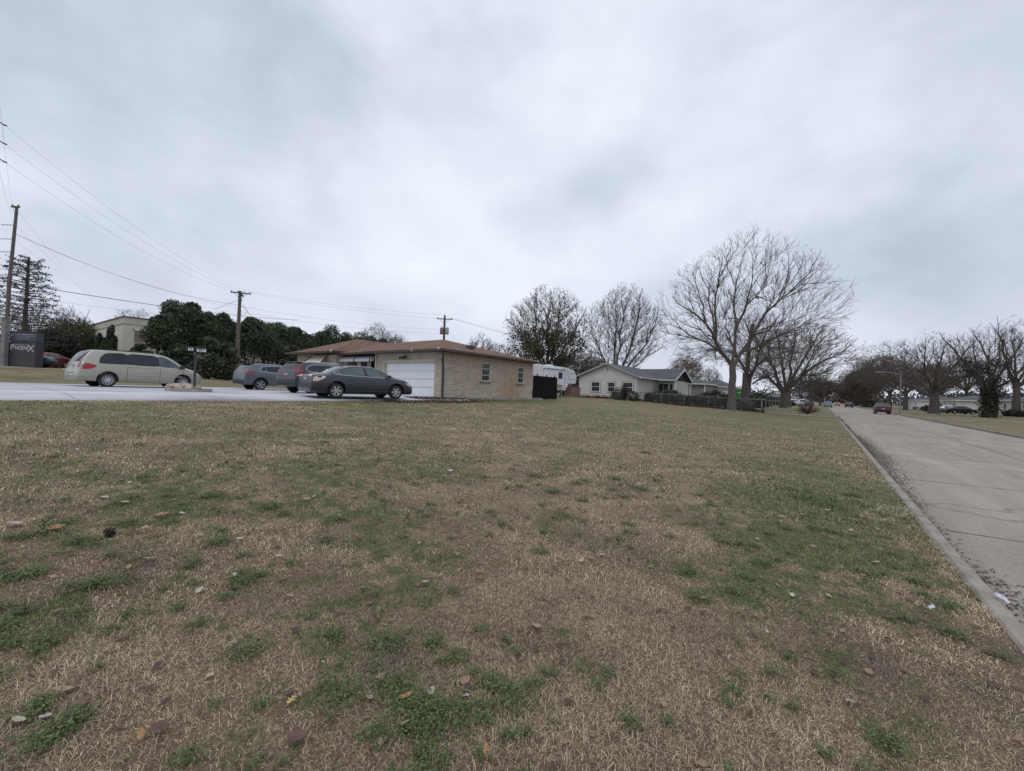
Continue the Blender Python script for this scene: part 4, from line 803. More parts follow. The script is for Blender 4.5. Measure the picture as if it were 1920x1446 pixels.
def gutter(parent, pts, m, name='gutter'):
    mb = MB()
    for a, b in zip(pts[:-1], pts[1:]):
        a, b = Vector(a), Vector(b); d = (b - a); l = d.length; rz = math.atan2(d.y, d.x); T = Matrix.Translation(a) @ Matrix.Rotation(rz, 4, 'Z')
        mb.box(-.06, l + .06, -.13, 0, -.13, .0, T)
    return mb.build(name, m, parent)
def window_part(parent, c, wd, ht, axis, out, fm, gm=None, bars=1, depth=.06, vbar=0, name='window', sill=None):
    """axis 'x': the wall runs along x; out: sign of the outward direction"""
    gm = gm or M['wglass']; x, y, z = c; fr = MB(); t = .075
    def bx(mb, u0, u1, d0, d1, z0, z1):
        d0, d1 = sorted((d0 * out, d1 * out))
        if axis == 'x': mb.box(x + u0, x + u1, y + d0, y + d1, z + z0, z + z1)
        else: mb.box(x + d0, x + d1, y + u0, y + u1, z + z0, z + z1)
    for u0, u1, z0, z1 in ((-wd/2, -wd/2 + t, 0, ht), (wd/2 - t, wd/2, 0, ht), (-wd/2 + t, wd/2 - t, 0, t), (-wd/2 + t, wd/2 - t, ht - t, ht)): bx(fr, u0, u1, -.02, depth, z0, z1)
    for k in range(bars): bx(fr, -wd/2 + t, wd/2 - t, -.01, depth - .015, ht * (k + 1) / (bars + 1) - .022, ht * (k + 1) / (bars + 1) + .022)
    for k in range(vbar): bx(fr, -wd/2 + wd * (k + 1) / (vbar + 1) - .02, -wd/2 + wd * (k + 1) / (vbar + 1) + .02, -.01, depth - .02, t, ht - t)
    f = fr.build(name, fm, parent); gl = MB(); bx(gl, -wd/2 + t, wd/2 - t, -.01, .018, t, ht - t); gl.build('pane', gm, f)
    if sill: sb = MB(); bx(sb, -wd/2 - .06, wd/2 + .06, 0, depth + .05, -.09, -.003); sb.build('sill', sill, f)
    return f

# ---------------------------------------------------------------- the brick house
def brick_house():
    h = empty('brick_house', (.36, .38, 0), 0, 'low tan brick ranch house with red brown roof and white garage door', 'house')
    zb, ze = -1.0, 2.12
    # garage block walls as one shell with the door opening
    w_ = MB(); T = .22
    w_.box(-18.25 - T, -18.25, 17.1, 26.7, zb, ze)                                            # side wall to the street
    w_.box(-18.75, -18.25 - T - .001, 17.1, 17.1 + T, zb, ze)                                # right pier
    w_.box(-34.0, -31.2, 16.75, 16.75 + T, zb, ze + .1); w_.box(-30.0, -28.5, 16.75, 16.75 + T, zb, ze + .1)
    w_.box(-31.2, -30.0, 16.75, 16.75 + T, zb, .2)
    w_.box(-31.2, -30.0, 16.75, 16.75 + T, 1.6, ze + .1)
    w_.box(-28.5 - T, -28.5, 16.75 + T + .001, 19.4, zb, ze); w_.box(-34.0, -34.0 + T, 17, 27, zb, ze); w_.box(-34, -18.5, 26.5, 26.7 - .002, zb, ze)
    w_.build('wall', M['brick'], h)
    s = MB()
    for k in range(4): s.box(-24.28, -18.75 - .001, 17.13 - .02 * 0, 17.30, 1.62 + k * .13, 1.62 + k * .13 + .122, Matrix.Translation((0, -.012 * (k % 1), 0)))
    s.box(-24.3, -23.62, 17.12, 17.3, zb, 1.62)
    s.build('siding', M['trim'], h)
    pw = MB(); pw.box(-28.5, -24.3, 19.4, 19.5, zb, ze); pw.box(-24.4, -24.3, 17.35, 19.4, zb, ze); pw.build('porch_wall', M['ply'], h)
    # garage door with sections
    gd = MB(); x0, x1 = -23.45, -18.86
    gd.box(x0, x1, 17.24, 17.30, -.62, 1.50)
    o = None
    d = gd.build('garage_door', M['gdoor'], h); pn = MB()
    for r_ in range(4):
        z0 = -.53 + r_ * .505
        for c_ in range(4):
            a = x0 + .06 + c_ * (x1 - x0 - .06) / 4; pn.box(a, a + (x1 - x0) / 4 - .10, 17.222, 17.2395, z0 + .06, z0 + .445)
    pn.build('door_panel', M['gdoor'], d, bevel=.006)
    sm = MB()
    for r_ in range(1, 4): sm.box(x0, x1, 17.233, 17.2395, -.535 + r_ * .505 - .006, -.535 + r_ * .505 + .006)
    sm.build('panel_seam', M['gutter'], d)
    tr = MB(); tr.box(-23.62, -18.75, 17.04, 17.24, 1.50, 1.66); tr.box(-23.62, x0, 17.06, 17.25, zb, 1.50); tr.box(x1, -18.755, 17.13, 17.25, zb, 1.50); tr.box(-24.40, -24.28, 17.02, 17.13, zb, ze)
    for k in range(4): tr.box(-24.22 + k * .16, -24.16 + k * .16, 17.07, 17.12, zb, 1.60)
    tr.build('door_trim', M['trim'], h)
    # roofs
    r1 = hip('roof', -31.2, -17.72, 16.55, 27.25, 2.10, ((-31, 21.9, 3.55), (-23.0, 21.9, 3.56)), .10, M['roof_red'], h, M['gutter'])
    r2 = hip('roof', -34.6, -27.95, 16.2, 27.8, 2.22, ((-31.2, 20.2, 3.74), (-31.2, 23.8, 3.74)), .10, M['roof_red'], h, M['gutter'])
    v = MB(); v.box(-19.9, -19.4, 20.9, 21.25, 2.70, 2.92); v.build('roof_vent', M['gutter'], r1)
    pr = MB(); pr.add([(-28.2, 17.7, 2.10), (-24.6, 17.7, 2.10), (-24.6, 21, 2.95), (-28.2, 21, 2.95), (-28.2, 17.7, 2.0), (-24.6, 17.7, 2.0), (-24.6, 21, 2.0), (-28.2, 21, 2.0)], [(0, 1, 2, 3), (7, 6, 5, 4), (0, 4, 5, 1), (1, 5, 6, 2), (3, 7, 4, 0)]); pr.build('porch_roof', M['roof_red'], h)
    gutter(h, [(-24.85, 16.53, 2.22), (-17.60, 16.53, 2.22)], M['gutter']); g2 = gutter(h, [(-17.70, 16.53, 2.22), (-17.70, 27.25, 2.22)], M['gutter'])
    gutter(h, [(-34.6, 16.18, 2.34), (-27.9, 16.18, 2.34)], M['gutter']); gutter(h, [(-27.93, 16.3, 2.34), (-27.93, 17.7, 2.34)], M['gutter'])
    # downspout: elbow from the gutter back to the corner, then down
    ds = MB(); ds.tube([(-17.66, 16.55, 2.12), (-17.66, 16.57, 1.98), (-17.80, 16.75, 1.84), (-18.1, 17.0, 1.62), (-18.19, 17.14, 1.5), (-18.185, 17.2, 1.2), (-18.185, 17.2, -.48), (-18.10, 17.2, -.60), (-17.8, 17.15, -.64)], .055, 8); ds.build('downspout', M['gutter'], h)
    ds = MB(); ds.tube([(-17.66, 27.2, 2.12), (-17.8, 27.05, 1.95), (-18.17, 26.62, 1.8), (-18.19, 26.6, -.5)], .035, 6)
    # windows on the street side
    window_part(h, (-18.25, 21.05, .52), .92, 1.22, 'y', 1, M['trim'], bars=2, sill=M['brick3'])
    window_part(h, (-18.25, 25.0, .52), .80, 1.20, 'y', 1, M['trim'], bars=2, sill=M['brick3'])
    fw = window_part(h, (-30.6, 16.75, .2), 1.2, 1.4, 'x', -1, M['white'])
    # slanted window awning over the left window
    a = MB(); a.add([(-31.6, 16.70, 2.02), (-29.6, 16.70, 2.02), (-29.2, 15.75, 1.22), (-32.0, 15.75, 1.22), (-31.6, 16.70, 1.98), (-29.6, 16.70, 1.98), (-29.2, 15.75, 1.18), (-32.0, 15.75, 1.18)], [(0, 3, 2, 1), (4, 5, 6, 7), (3, 7, 6, 2), (0, 4, 7, 3), (1, 2, 6, 5)]); a.build('window_awning', M['cream'], h)
    for u in (-1, 1): a = MB(); xx = -30.6 + u * 1.22; a.tube([(xx - u * .18, 16.66, 2.06), (xx + u * .20, 15.72, 1.24)], .04, 6); a.build('awning_rail', M['gutter'], h)
    # scalloped porch awning, white with brown stripes, and its lattice posts
    aw = MB(); ST = {1: MB(), 28: MB(), 53: MB(), 57: MB()}; X0, X1 = -28.75, -24.45; n = 60
    for i in range(n):
        u0 = X0 + (X1 - X0) * i / n; u1 = X0 + (X1 - X0) * (i + 1) / n; dst = ST[max(k for k in ST if k <= i)] if (i in (1, 2, 28, 29, 53, 54, 57, 58)) else aw
        prof = [(17.75, 2.02), (17.45, 2.02), (17.15, 1.95), (16.95, 1.80), (16.93, 1.60 + .035 * (i % 2))]
        for (ya, za), (yb, zb_) in zip(prof[:-1], prof[1:]):
            dst.add([(u0, ya, za), (u1, ya, za), (u1, yb, zb_), (u0, yb, zb_), (u0, ya, za - .015), (u1, ya, za - .015), (u1, yb + .012, zb_ - .01), (u0, yb + .012, zb_ - .01)], [(0, 3, 2, 1), (4, 5, 6, 7), (3, 7, 6, 2)])
    A = aw.build('porch_awning', M['white'], h); [q.build('awning_stripe', M['ply'], A) for q in ST.values()]
    for xx in (-28.1, -26.45, -25.3):
        p = MB(); p.box(xx - .14, xx - .10, 17.2, 17.24, -.55, 1.85); p.box(xx + .10, xx + .14, 17.2, 17.24, -.55, 1.85)
        for k in range(12):
            z = -.5 + k * .195; a_, b_ = ((xx - .10), (xx + .10)) if k % 2 else ((xx + .10), (xx - .10)); p.tube([(a_, 17.22, z), (xx + (b_ - a_) * .1, 17.22, z + .06), (b_, 17.22, z + .18)], .014, 5)
        p.build('porch_post', M['white'], h)
    dr = MB(); dr.box(-25.6, -24.75, 19.33, 19.39, -.5, 1.55); dr.build('front_door', M['dmetal'], h)
    lt = MB(); lt.box(-21.5, -21.3, 16.95, 17.03, 1.78, 1.92); lt.tube([(-21.46, 16.9, 1.80), (-21.62, 16.75, 1.76)], [.05, .085], 8); lt.tube([(-21.34, 16.9, 1.80), (-21.2, 16.75, 1.76)], [.05, .085], 8); lt.build('floodlight', M['dmetal'], h)
    for q in ((-17.86, -17.74, 16.36, 16.399, 2.18, 2.27), (-20.1, -20.02, 16.36, 16.399, 2.12, 2.19), (-28.1, -27.97, 16.0, 16.049, 2.28, 2.38)): gc = MB(); gc.box(*q); gc.build('gutter_end', M['white'], h)
brick_house()
# black board fence beside the brick house
def board_fence():
    f = empty('board_fence', (-17.89, 27.13, G(-18.3, 28)), 0, 'black stained board fence at the right end of the brick house', 'fence'); b = MB(); g = random.Random(4); y = 0.0
    while y < 3.6: wd = g.uniform(.13, .15); b.box(g.uniform(-.012, .0), .025 + g.uniform(0, .012), y, y + wd - .006, .02, 1.80 + g.uniform(-.012, .012)); y += wd
    b.build('boards', M['darkwood'], f); 
    for y in (.65, 2.0, 3.3): p = MB(); p.box(-.12, -.03, y, y + .09, -.3, 1.95); p.build('post', M['wood'], f)
    r = MB(); r.box(-.03 , -.014, 0, 3.6, .35, .44); r.box(-.03, -.014, 0, 3.6, 1.4, 1.49); r.build('rail', M['darkwood'], f)
board_fence()
# siding built as lapped courses
def lap(mb, x0, y0, x1, y1, z0, z1, nx, ny, course=.17, gable=None):
    n = max(1, int(round((z1 - z0) / course))); c = (z1 - z0) / n
    for k in range(n):
        a, b = z0 + k * c, z0 + (k + 1) * c
        def span(z):
            if gable is None: return 0, 1
            zg, zt = gable; t = max(0, (z - zg) / (zt - zg)) * .5; return t, 1 - t
        s0, e0 = span(a); s1, e1 = span(b)
        P = lambda t, o, z: (x0 + (x1 - x0) * t + nx * o, y0 + (y1 - y0) * t + ny * o, z)
        g_ = min(.03, c * .2); mb.add([P(s0, .05, a + g_), P(e0, .05, a + g_), P(e1, .004, b), P(s1, .004, b), P(s0, .0, a + g_), P(e0, .0, a + g_)], [(0, 1, 2, 3), (4, 5, 1, 0)])
def white_house():
    h = empty('ranch_house', (.98, .38, 0), 0, 'cream sided ranch house with grey gabled roof behind the chain link fence', 'house')
    zb, ze = -1.2, 2.15; x0, x1, y0 = -25.4, -18.05, 47.0
    sd = MB(); lap(sd, x0, y0, x1, y0, zb, ze, 0, -1, .2); lap(sd, x0, y0, x1, y0, ze, 3.5, 0, -1, .19, gable=(ze, 3.52)); lap(sd, x1, y0, x1, 54, zb, ze, 1, 0, .2)
    sd.build('siding', M['cream'], h); cw = MB(); cw.box(x0, x1 - .03, y0 + .03, 58, zb, ze); cw.add([(x0, y0 + .04, ze), (x1, y0 + .04, ze), ((x0 + x1) / 2, y0 + .04, 3.5), (x0, 58, ze), (x1, 58, ze), ((x0 + x1) / 2, 58, 3.5)], [(0, 1, 2), (5, 4, 3)]); cw.box(x1 - .2, -15.9, 54.2, 60.6, zb, 1.9); cw.build('wall', M['cream'], h)
    # front gable roof, ridge runs away from the street corner
    xm = (x0 + x1) / 2; r = MB(); e = .45
    V = []
    for y in (y0 - .45, 58.0):
        V += [(x0 - e, y, ze - .12), (xm, y, 3.64), (x1 + e, y, ze - .12), (x0 - e, y, ze - .30), (xm, y, 3.46), (x1 + e, y, ze - .30)]
    r.add(V, [(0, 1, 7, 6), (1, 2, 8, 7), (3, 9, 10, 4), (4, 10, 11, 5), (0, 6, 9, 3), (2, 5, 11, 8), (6, 7, 10, 9), (7, 8, 11, 10)])
    rf = r.build('roof', M['roof_grey'], h)
    ra = MB(); y = y0 - .47; ra.add([(x0 - e, y, ze - .10), (xm, y, 3.66), (x1 + e, y, ze - .10), (x1 + e, y, ze - .32), (xm, y, 3.44), (x0 - e, y, ze - .32)] + [(x0 - e, y + .03, ze - .10), (xm, y + .03, 3.66), (x1 + e, y + .03, ze - .10), (x1 + e, y + .03, ze - .32), (xm, y + .03, 3.44), (x0 - e, y + .03, ze - .32)], [(0, 5, 4, 1), (1, 4, 3, 2), (0, 1, 7, 6), (1, 2, 8, 7), (5, 11, 10, 4), (4, 10, 9, 3)]); ra.build('rake_board', M['grey_siding'], rf)
    # main block, ridge parallel to the view
    X0, X1, Y0, Y1, rz_ = -23, -15.5, 52.9, 61.1, 3.52; r = MB(); V = []
    for x in (X0, X1): V += [(x, Y0, 1.98), (x, (Y0 + Y1) / 2, rz_), (x, Y1, 1.98), (x, Y0, 1.82), (x, (Y0 + Y1) / 2, rz_ - .17), (x, Y1, 1.82)]
    r.add(V, [(0, 6, 7, 1), (1, 7, 8, 2), (3, 4, 10, 9), (4, 5, 11, 10), (0, 3, 9, 6), (2, 8, 11, 5)]); rf2 = r.build('roof', M['roof_grey'], h)
    ra = MB(); x = X1; ra.add([(x, Y0, 2.0), (x, 57, rz_ + .02), (x, Y1, 2.0), (x, Y1, 1.78), (x, 57, rz_ - .22), (x, Y0, 1.78), (x + .04, Y0, 2.0), (x + .04, 57, rz_ + .02), (x + .04, Y1, 2.0), (x + .04, Y1, 1.78), (x + .04, 57, rz_ - .22), (x + .04, Y0, 1.78)], [(6, 11, 10, 7), (7, 10, 9, 8), (0, 6, 7, 1), (5, 4, 10, 11), (0, 5, 11, 6)]); ra.build('rake_board', M['white'], rf2)
    gw = MB(); gw.add([(-15.92, 54.2, 1.9), (-15.92, 60.6, 1.9), (-15.92, 57.4, 3.1)], [(0, 1, 2)]); gw.build('gable_wall', M['ply'], h)
    gutter(h, [(X1 + .0, Y0 + .0, 1.97), (x1 + .4, Y0 + .0, 1.97)][::-1], M['white']); gutter(h, [(x1 + .46, y0 - .45, 2.0), (x1 + .46, Y0 - .2, 2.0)], M['white'])
    d = MB(); d.tube([(x1 + .5, y0 - .3, 1.95), (x1 + .25, y0 - .1, 1.7), (x1 + .06, y0 + .12, 1.5), (x1 + .06, y0 + .12, -.8)], .04, 6); d.build('downspout', M['white'], h)
    for c, wd in ((-23.15, 1.15), (-21.15, .95), (-19.15, 1.25)): wf = window_part(h, (c, y0 - .05, .20), wd, 1.2, 'x', -1, M['white'], bars=1); tb = MB(); tb.box(c - wd / 2 - .09, c + wd / 2 + .09, y0 - .075, y0 - .052, .11, .198); tb.box(c - wd / 2 - .09, c + wd / 2 + .09, y0 - .075, y0 - .052, 1.402, 1.49); tb.box(c - wd / 2 - .09, c - wd / 2 - .002, y0 - .075, y0 - .052, .2, 1.4); tb.box(c + wd / 2 + .002, c + wd / 2 + .09, y0 - .075, y0 - .052, .2, 1.4); tb.build('window_trim', M['grey_siding'], wf)
    v = MB(); v.box(xm - .14, xm + .14, y0 - .05, y0 - .01, 2.75, 3.1); v.build('gable_vent', M['grey_siding'], h)
    # recessed porch front
    f = MB(); f.box(-18.0, -15.7, 54.0, 54.18, zb, .35); f.build('brick_band', M['brick3'], h)
    for c, wd in ((-17.3, 1.3), (-16.35, .5)): window_part(h, (c, 54.18, .45), wd, 1.1, 'x', -1, M['white'], bars=0, vbar=1 if wd > 1 else 0)
    for xx, yy in ((-15.6, 53.1), (-15.75, 60.9)): p = MB(); p.box(xx - .09, xx + .09, yy, yy + .18, -1.2, 1.85); p.build('porch_post', M['white'], h)
    # rear garage wing by the street
    w_ = MB(); w_.box(-22, -14.4, 63.0, 71, zb, 1.75); w_.build('wing_wall', M['grey_siding'], h); bb = MB(); bb.box(-22.02, -14.36, 62.94, 62.99, zb, .25); bb.box(-14.399, -14.35, 63, 71, zb, .25); bb.build('wing_brick', M['brick2'], h)
    hip('wing_roof', -22.4, -14.0, 62.5, 71.5, 1.72, ((-18.5, 67, 3.2), (-17.9, 67, 3.2)), .14, M['roof_grey'], h, M['white'])
    p = MB(); p.box(-14.34, -14.2, 62.7, 62.86, -1.3, 1.72); p.build('corner_post', M['white'], h)
    ws = MB(); ws.box(-14.2, -12.6, 70.8, 78, zb, 1.6); ws.build('entry_wall', M['cream'], h); d = MB(); d.box(-13.7, -12.9, 70.74, 70.79, -1.2, .95); d.build('door', M['white'], h)
    hip('entry_roof', -17.5, -12.2, 70.4, 79, 1.58, ((-14.85, 73.2, 2.9), (-14.85, 76.5, 2.9)), .12, M['roof_grey'], h, M['white'])
white_house()
def simple_house(name, px0, px1, z, wall, roof, label, Hh=2.5, rise=1.4, along='y', depth=8, wins=3, base=None, gable=False, garage=False, L_=None, xside=1):
    """a far ranch house; the long wall faces the street at the given distance"""
    xa, ya = XY(px0, z); xb, yb = XY(px1, z); x = (xa + xb) / 2; y = (ya + yb) / 2; L_ = L_ or max(9, abs(px1 - px0) / FPX * z * 1.25)
    x0, x1 = (x, x + depth) if xside > 0 else (x - depth, x); g0 = G(x, y) if base is None else base; y0, y1 = y - L_ / 2, y + L_ / 2; h = empty(name, (0, 0, 0), 0, label, 'house')
    b = MB(); b.box(x0, x1, y0, y1, g0 - .5, g0 + Hh); b.build('wall', M[wall], h); fx = x0 if xside > 0 else x1; o = -1 if xside > 0 else 1
    br = MB(); br.box(fx + min(0, o * .05), fx + max(0, o * .05), y0 + .1, y0 + L_ * .45, g0 - .5, g0 + .85); br.build('brick_band', M['brick2'], h)
    hip('roof', x0 - .5, x1 + .5, y0 - .5, y1 + .5, g0 + Hh, ((x0 + depth / 2, y0 + (.0 if gable else depth * .4), g0 + Hh + rise), (x0 + depth / 2, y1 - (.0 if gable else depth * .4), g0 + Hh + rise)), .15, M[roof], h, M['white'])
    for k in range(wins): window_part(h, (fx, y0 + L_ * (k + .6) / (wins + .3), g0 + 1.0), 1.3, 1.15, 'y', o, M['white'], bars=0, vbar=1)
    d = MB(); dd = y0 + L_ * .5; d.box(fx + min(0, o * .05), fx + max(0, o * .05), dd - .45, dd + .45, g0, g0 + 2.05); d.build('door', M['white'], h)
    # end walls seen from up the street
    window_part(h, ((x0 + x1) / 2, y0, g0 + 1.0), 1.2, 1.0, 'x', -1, M['white'], bars=1); return h
simple_house('ranch_house', 1325, 1372, 84, 'grey_siding', 'roof_brown', 'low grey house with brown grey roof left of the big bare trunk', depth=9, xside=-1, L_=12, gable=True, rise=1.5)
simple_house('ranch_house', 1410, 1440, 112, 'brick3', 'roof_brown', 'brown house with a long pale slanted roof edge behind the black truck', depth=12, xside=-1, L_=12, gable=True, rise=1.7)
simple_house('ranch_house', 1480, 1510, 165, 'cream', 'roof_brown', 'small pale house far along the left side of the street', depth=10, xside=-1, L_=14)
simple_house('ranch_house', 1700, 1722, 118, 'white', 'roof_grey', 'pale house behind trees just right of the street lamp', depth=9, L_=16)
simple_house('ranch_house', 1760, 1800, 96, 'cream', 'roof_grey', 'light blue gabled house behind the black sedan', depth=9, L_=14)
simple_house('ranch_house', 1888, 1915, 70, 'cream', 'roof_grey', 'cream house with red brick base at the right edge', depth=9, L_=15)
# beige commercial building
def commercial():
    h = empty('commercial_building', (.26, 1.4, 0), 0, 'two storey beige flat roofed building behind the evergreens', 'building'); x1, y0, g0, H = -66.8, 11.9, -.3, 7.15
    b = MB(); b.box(-84, x1, y0, 44, g0, H - .9); b.box(-92, -84.01, y0 + 3, 40, g0, H - .9); b.build('wall', M['stucco'], h)
    b = MB(); b.box(-84.1, x1 + .08, y0 - .08, 44.1, H - .9, H - .78); b.box(-84, x1 + .03, y0 - .03, 44, H - .78, H - .1); b.box(-92.1, -84.2, y0 + 2.95, 40, H - .9, H - .1); b.build('parapet', M['stucco2'], h)
    b = MB(); b.box(-84.1, x1 + .12, y0 - .12, 44.2, H - .1, H); b.build('roof_edge', M['gutter'], h)
    j = MB()
    for z in (1.0, 2.0, 3.0, 4.0, 5.0): j.box(x1 + .0, x1 + .012, y0, 44, z - .02, z + .02); j.box(-84, x1, y0 - .012, y0, z - .02, z + .02)
    for y in (19, 26, 33): j.box(x1 + .0, x1 + .012, y - .02, y + .02, g0, H - .9)
    j.build('panel_joint', M['stucco2'], h)
    window_part(h, (x1, y0 + 1.7, 4.1), 1.5, 1.5, 'y', 1, M['stucco2'], M['brick3'], bars=0)
    window_part(h, (x1, y0 + 6.2, .5), 2.6, 1.5, 'y', 1, M['stucco2'], M['wglass'], bars=2)
    window_part(h, (-70.6, y0, 1.2), 1.4, 3.8, 'x', -1, M['white'], bars=3); window_part(h, (-76.6, y0, 1.2), 1.4, 3.8, 'x', -1, M['white'], M['brick3'], bars=3)
commercial()

# ---------------------------------------------------------------- fences, hedges, things round the white house
def chain_fence():
    x0, x1, y = -18.0, -5.9, 48.0; f = empty('chain_link_fence', (1.0, .1, 0), 0, 'grey chain link fence with top rail before the bushes of the white house', 'fence')
    rz_ = lambda x: np.interp(x, [-18, -5.9], [.28, -.05]); r = MB(); r.tube([(x0, y, rz_(x0)), ((x0 + x1) / 2, y, rz_(-12)), (x1, y, rz_(x1))], .028, 6); r.tube([(x1, y, -.05), (x1, y + 6, -.1), (x1, y + 22, -.15)], .028, 6); r.build('top_rail', M['metal'], f)
    for k in range(6): x = x0 + (x1 - x0) * k / 5; p = MB(); rr = .05 if k == 5 else .03; p.tube([(x, y + .03, G(x, y) - .1), (x, y + .03, rz_(x) + .05)], rr, 8); p.build('post', M['metal'], f)
    for k in range(1, 6): p = MB(); yy = y + k * 3.6; p.tube([(x1, yy, G(x1, yy) - .1), (x1, yy, -.05)], .03, 6); p.build('post', M['metal'], f)
    w_ = MB(); n = 110
    for k in range(n):
        for s_ in (-1, 1):
            xa = x0 + (x1 - x0) * k / n; xb = xa + s_ * 1.0
            if x0 <= xb <= x1: w_.tube([(xa, y, G(xa, y) + .02), (xb, y, rz_(xb))], .004, 3, False)
    w_.build('wire_mesh', M['metal'], f)
    f = empty('chain_link_fence', (.7, .4, 0), 0, 'short chain link fence between black board fence and white house', 'fence'); x0, x1, y = -24.6, -18.9, 41.0
    r = MB(); r.tube([(x0, 46.5, .5), (x0 + .1, 41.6, .52), (x1 + .6, 30.6, .55)], .03, 6); r.build('top_rail', M['metal'], f)
    for t in (0, .5, 1.0): xx, yy = x0 + (x1 + .6 - x0) * t, 46.5 + (30.6 - 46.5) * t; p = MB(); p.tube([(xx, yy, -.9), (xx, yy, .55)], .03, 6); p.build('post', M['metal'], f)
chain_fence()
def bush(name, px, z, wd, h, m, label, cat, group, seed, n=1800, size=.09, dz=0.0, flat=1.0, twigs=False, depth=None):
    x, y = XY(px, z); g = np.random.default_rng(seed); root = empty(name, (x, y, G(x, y) + dz), 0, label, cat, group); depth = depth or wd * .6
    if n:
        d = unit(g.normal(0, 1, (n, 3))); rad = g.uniform(.35, 1.0, n) ** .5; P = d * rad[:, None] * np.array([wd / 2, depth / 2, h / 2]) * (1 + .18 * np.sin(d[:, :1] * 7 + seed) * np.sin(d[:, 1:2] * 9)); P[:, 2] = np.abs(P[:, 2] + h * .42)
        npmesh('foliage', *leaf_quads(P, size, g), M[m], root)
    k = 60 if twigs else 14; q = Geo(); a = g.uniform(0, 6.28, k); e = g.uniform(.35, 1.3, k); l = g.uniform(.6, 1.1, k); T = np.stack([np.stack([np.cos(a) * np.cos(e) * wd * .55 * l * t, np.sin(a) * np.cos(e) * depth * .55 * l * t, np.sin(e) * h * l * t ** .9], -1) for t in np.linspace(0, 1, 4)], 1)
    Rr = np.tile(np.linspace(.018, .006, 4), (k, 1)); q.add(*tubes(T, Rr, 4))
    if twigs: c = children(T, Rr, g, 8, .5, .5, .1, K=4); q.add(*tubes(*c, 3)); c2 = children(*c, g, 3, .5, .5, .1, K=3); q.add(*tubes(*c2, 3))
    q.obj('stems', M['purple'] if twigs else M['bark2'], root); return root
BG = 'bushes behind the chain link fence'
for i, (px, z, wd, h, m, lb) in enumerate([(1160, 46.0, 1.7, 1.5, 'hedge', 'twiggy bush under the right window of the white house'), (1188, 46.2, 1.2, 1.2, 'hedge', 'small dark bush at the corner of the white house'), (1222, 50.5, 2.4, 1.15, 'hedge', 'low dark bush first to the right of the house corner'),
        (1252, 51.5, 3.2, 1.7, 'ever', 'dark green clipped bush under the porch'), (1284, 52, 2.4, 1.15, 'hedge', 'brownish bush right of the clipped porch bush'), (1312, 52, 2.6, 1.3, 'ever2', 'dark bush in front of the white side door'),
        (1340, 53, 3.0, 2.1, 'ever2', 'tall dark bush left of the big bare trunk'), (1362, 50, 2.0, 1.15, 'hedge', 'brown bush at the foot of the big bare tree'), (1396, 47, 1.8, .9, 'tanleaf2', 'low bush just right of the big bare trunk'), (1420, 56, 3.2, 2.3, 'ever', 'dark evergreen bush left of the black truck')]):
    bush('bush', px, z, wd * 1.2, h, m, lb, 'bush', BG, 300 + i, n=500 if i < 2 else 2200, size=.08 if i < 2 else .10)
bush('bare_shrub', 1515, 46.5, 2.5, 1.15, 'purple', 'dark red bare twiggy shrub on the verge right of the walkway', 'shrub', None, 330, n=260, size=.05, twigs=True)
bush('vine_trellis', 1170, 45.6, .9, 1.9, 'hedge', 'dark wiry climbing plant standing before the white house windows', 'plant', None, 331, n=300, size=.06, twigs=True)
for i, (px, z, wd, h, lb) in enumerate([(1902, 66, 2.6, 1.2, 'dark hedge in front of the cream house at the right edge'), (1748, 92, 4, 1.5, 'low dark hedge left of the many limbed tree across the street'), (1626, 140, 5, 3.2, 'dark hedge beyond the maroon car'), (1600, 170, 5, 3.0, 'dark hedge behind the black parked car')]):
    bush('hedge', px, z, wd, h, 'hedge', lb, 'hedge', None, 340 + i, n=1500, size=.16)
def leafheap():
    g = np.random.default_rng(44); n = 5000; x = g.uniform(-24, -4.6, n); y = 47.7 + g.normal(0, .45, n) - .5; litter('leaf_litter', x, y, gz(x, y) + np.abs(g.normal(.04, .13, n)), .08, M['gutterleaf'], 'dark band of fallen leaves along the foot of the chain link fence', 45, .8)
leafheap()
def ac_unit():
    x, y = -19.3, 46.6; a = empty('air_conditioner', on(x, y), 0, 'grey air conditioner unit against the white house wall', 'air conditioner'); b = MB(); b.box(-.4, .4, -.35, .35, 0, .85); b.build('casing', M['metal'], a, bevel=.02); s = MB()
    for k in range(12): s.box(-.37, .37, -.362, -.352, .08 + k * .06, .11 + k * .06)
    s.build('grille', M['dmetal'], a); f = MB(); f.lathe([(.855, .32), (.875, .32), (.875, .05)], 20, axis='z'); f.build('fan_guard', M['dmetal'], a)
ac_unit()
def green_box():
    x, y = XY(1385, 58); a = empty('green_container', (x, y, G(x, y)), R(20), 'bright green container with white marking behind the big trunk', 'container'); m = mat('bright_green_plastic', (.03, .24, .035), (.025, .2, .03), 5, .4)
    b = MB(); b.box(-.38, .38, -.38, .38, .9, 2.1); b.build('box', m, a, bevel=.05); b = MB(); b.box(-.42, .42, -.42, .42, 2.105, 2.17); b.build('lid', m, a, bevel=.02); b = MB(); b.box(-.4, .4, -.4, .4, 0, .895); b.build('base', M['hedge'], a)
    b = MB(); b.box(-.18, .12, -.392, -.382, 1.8, 1.9); b.build('marking', M['white'], a)
green_box()

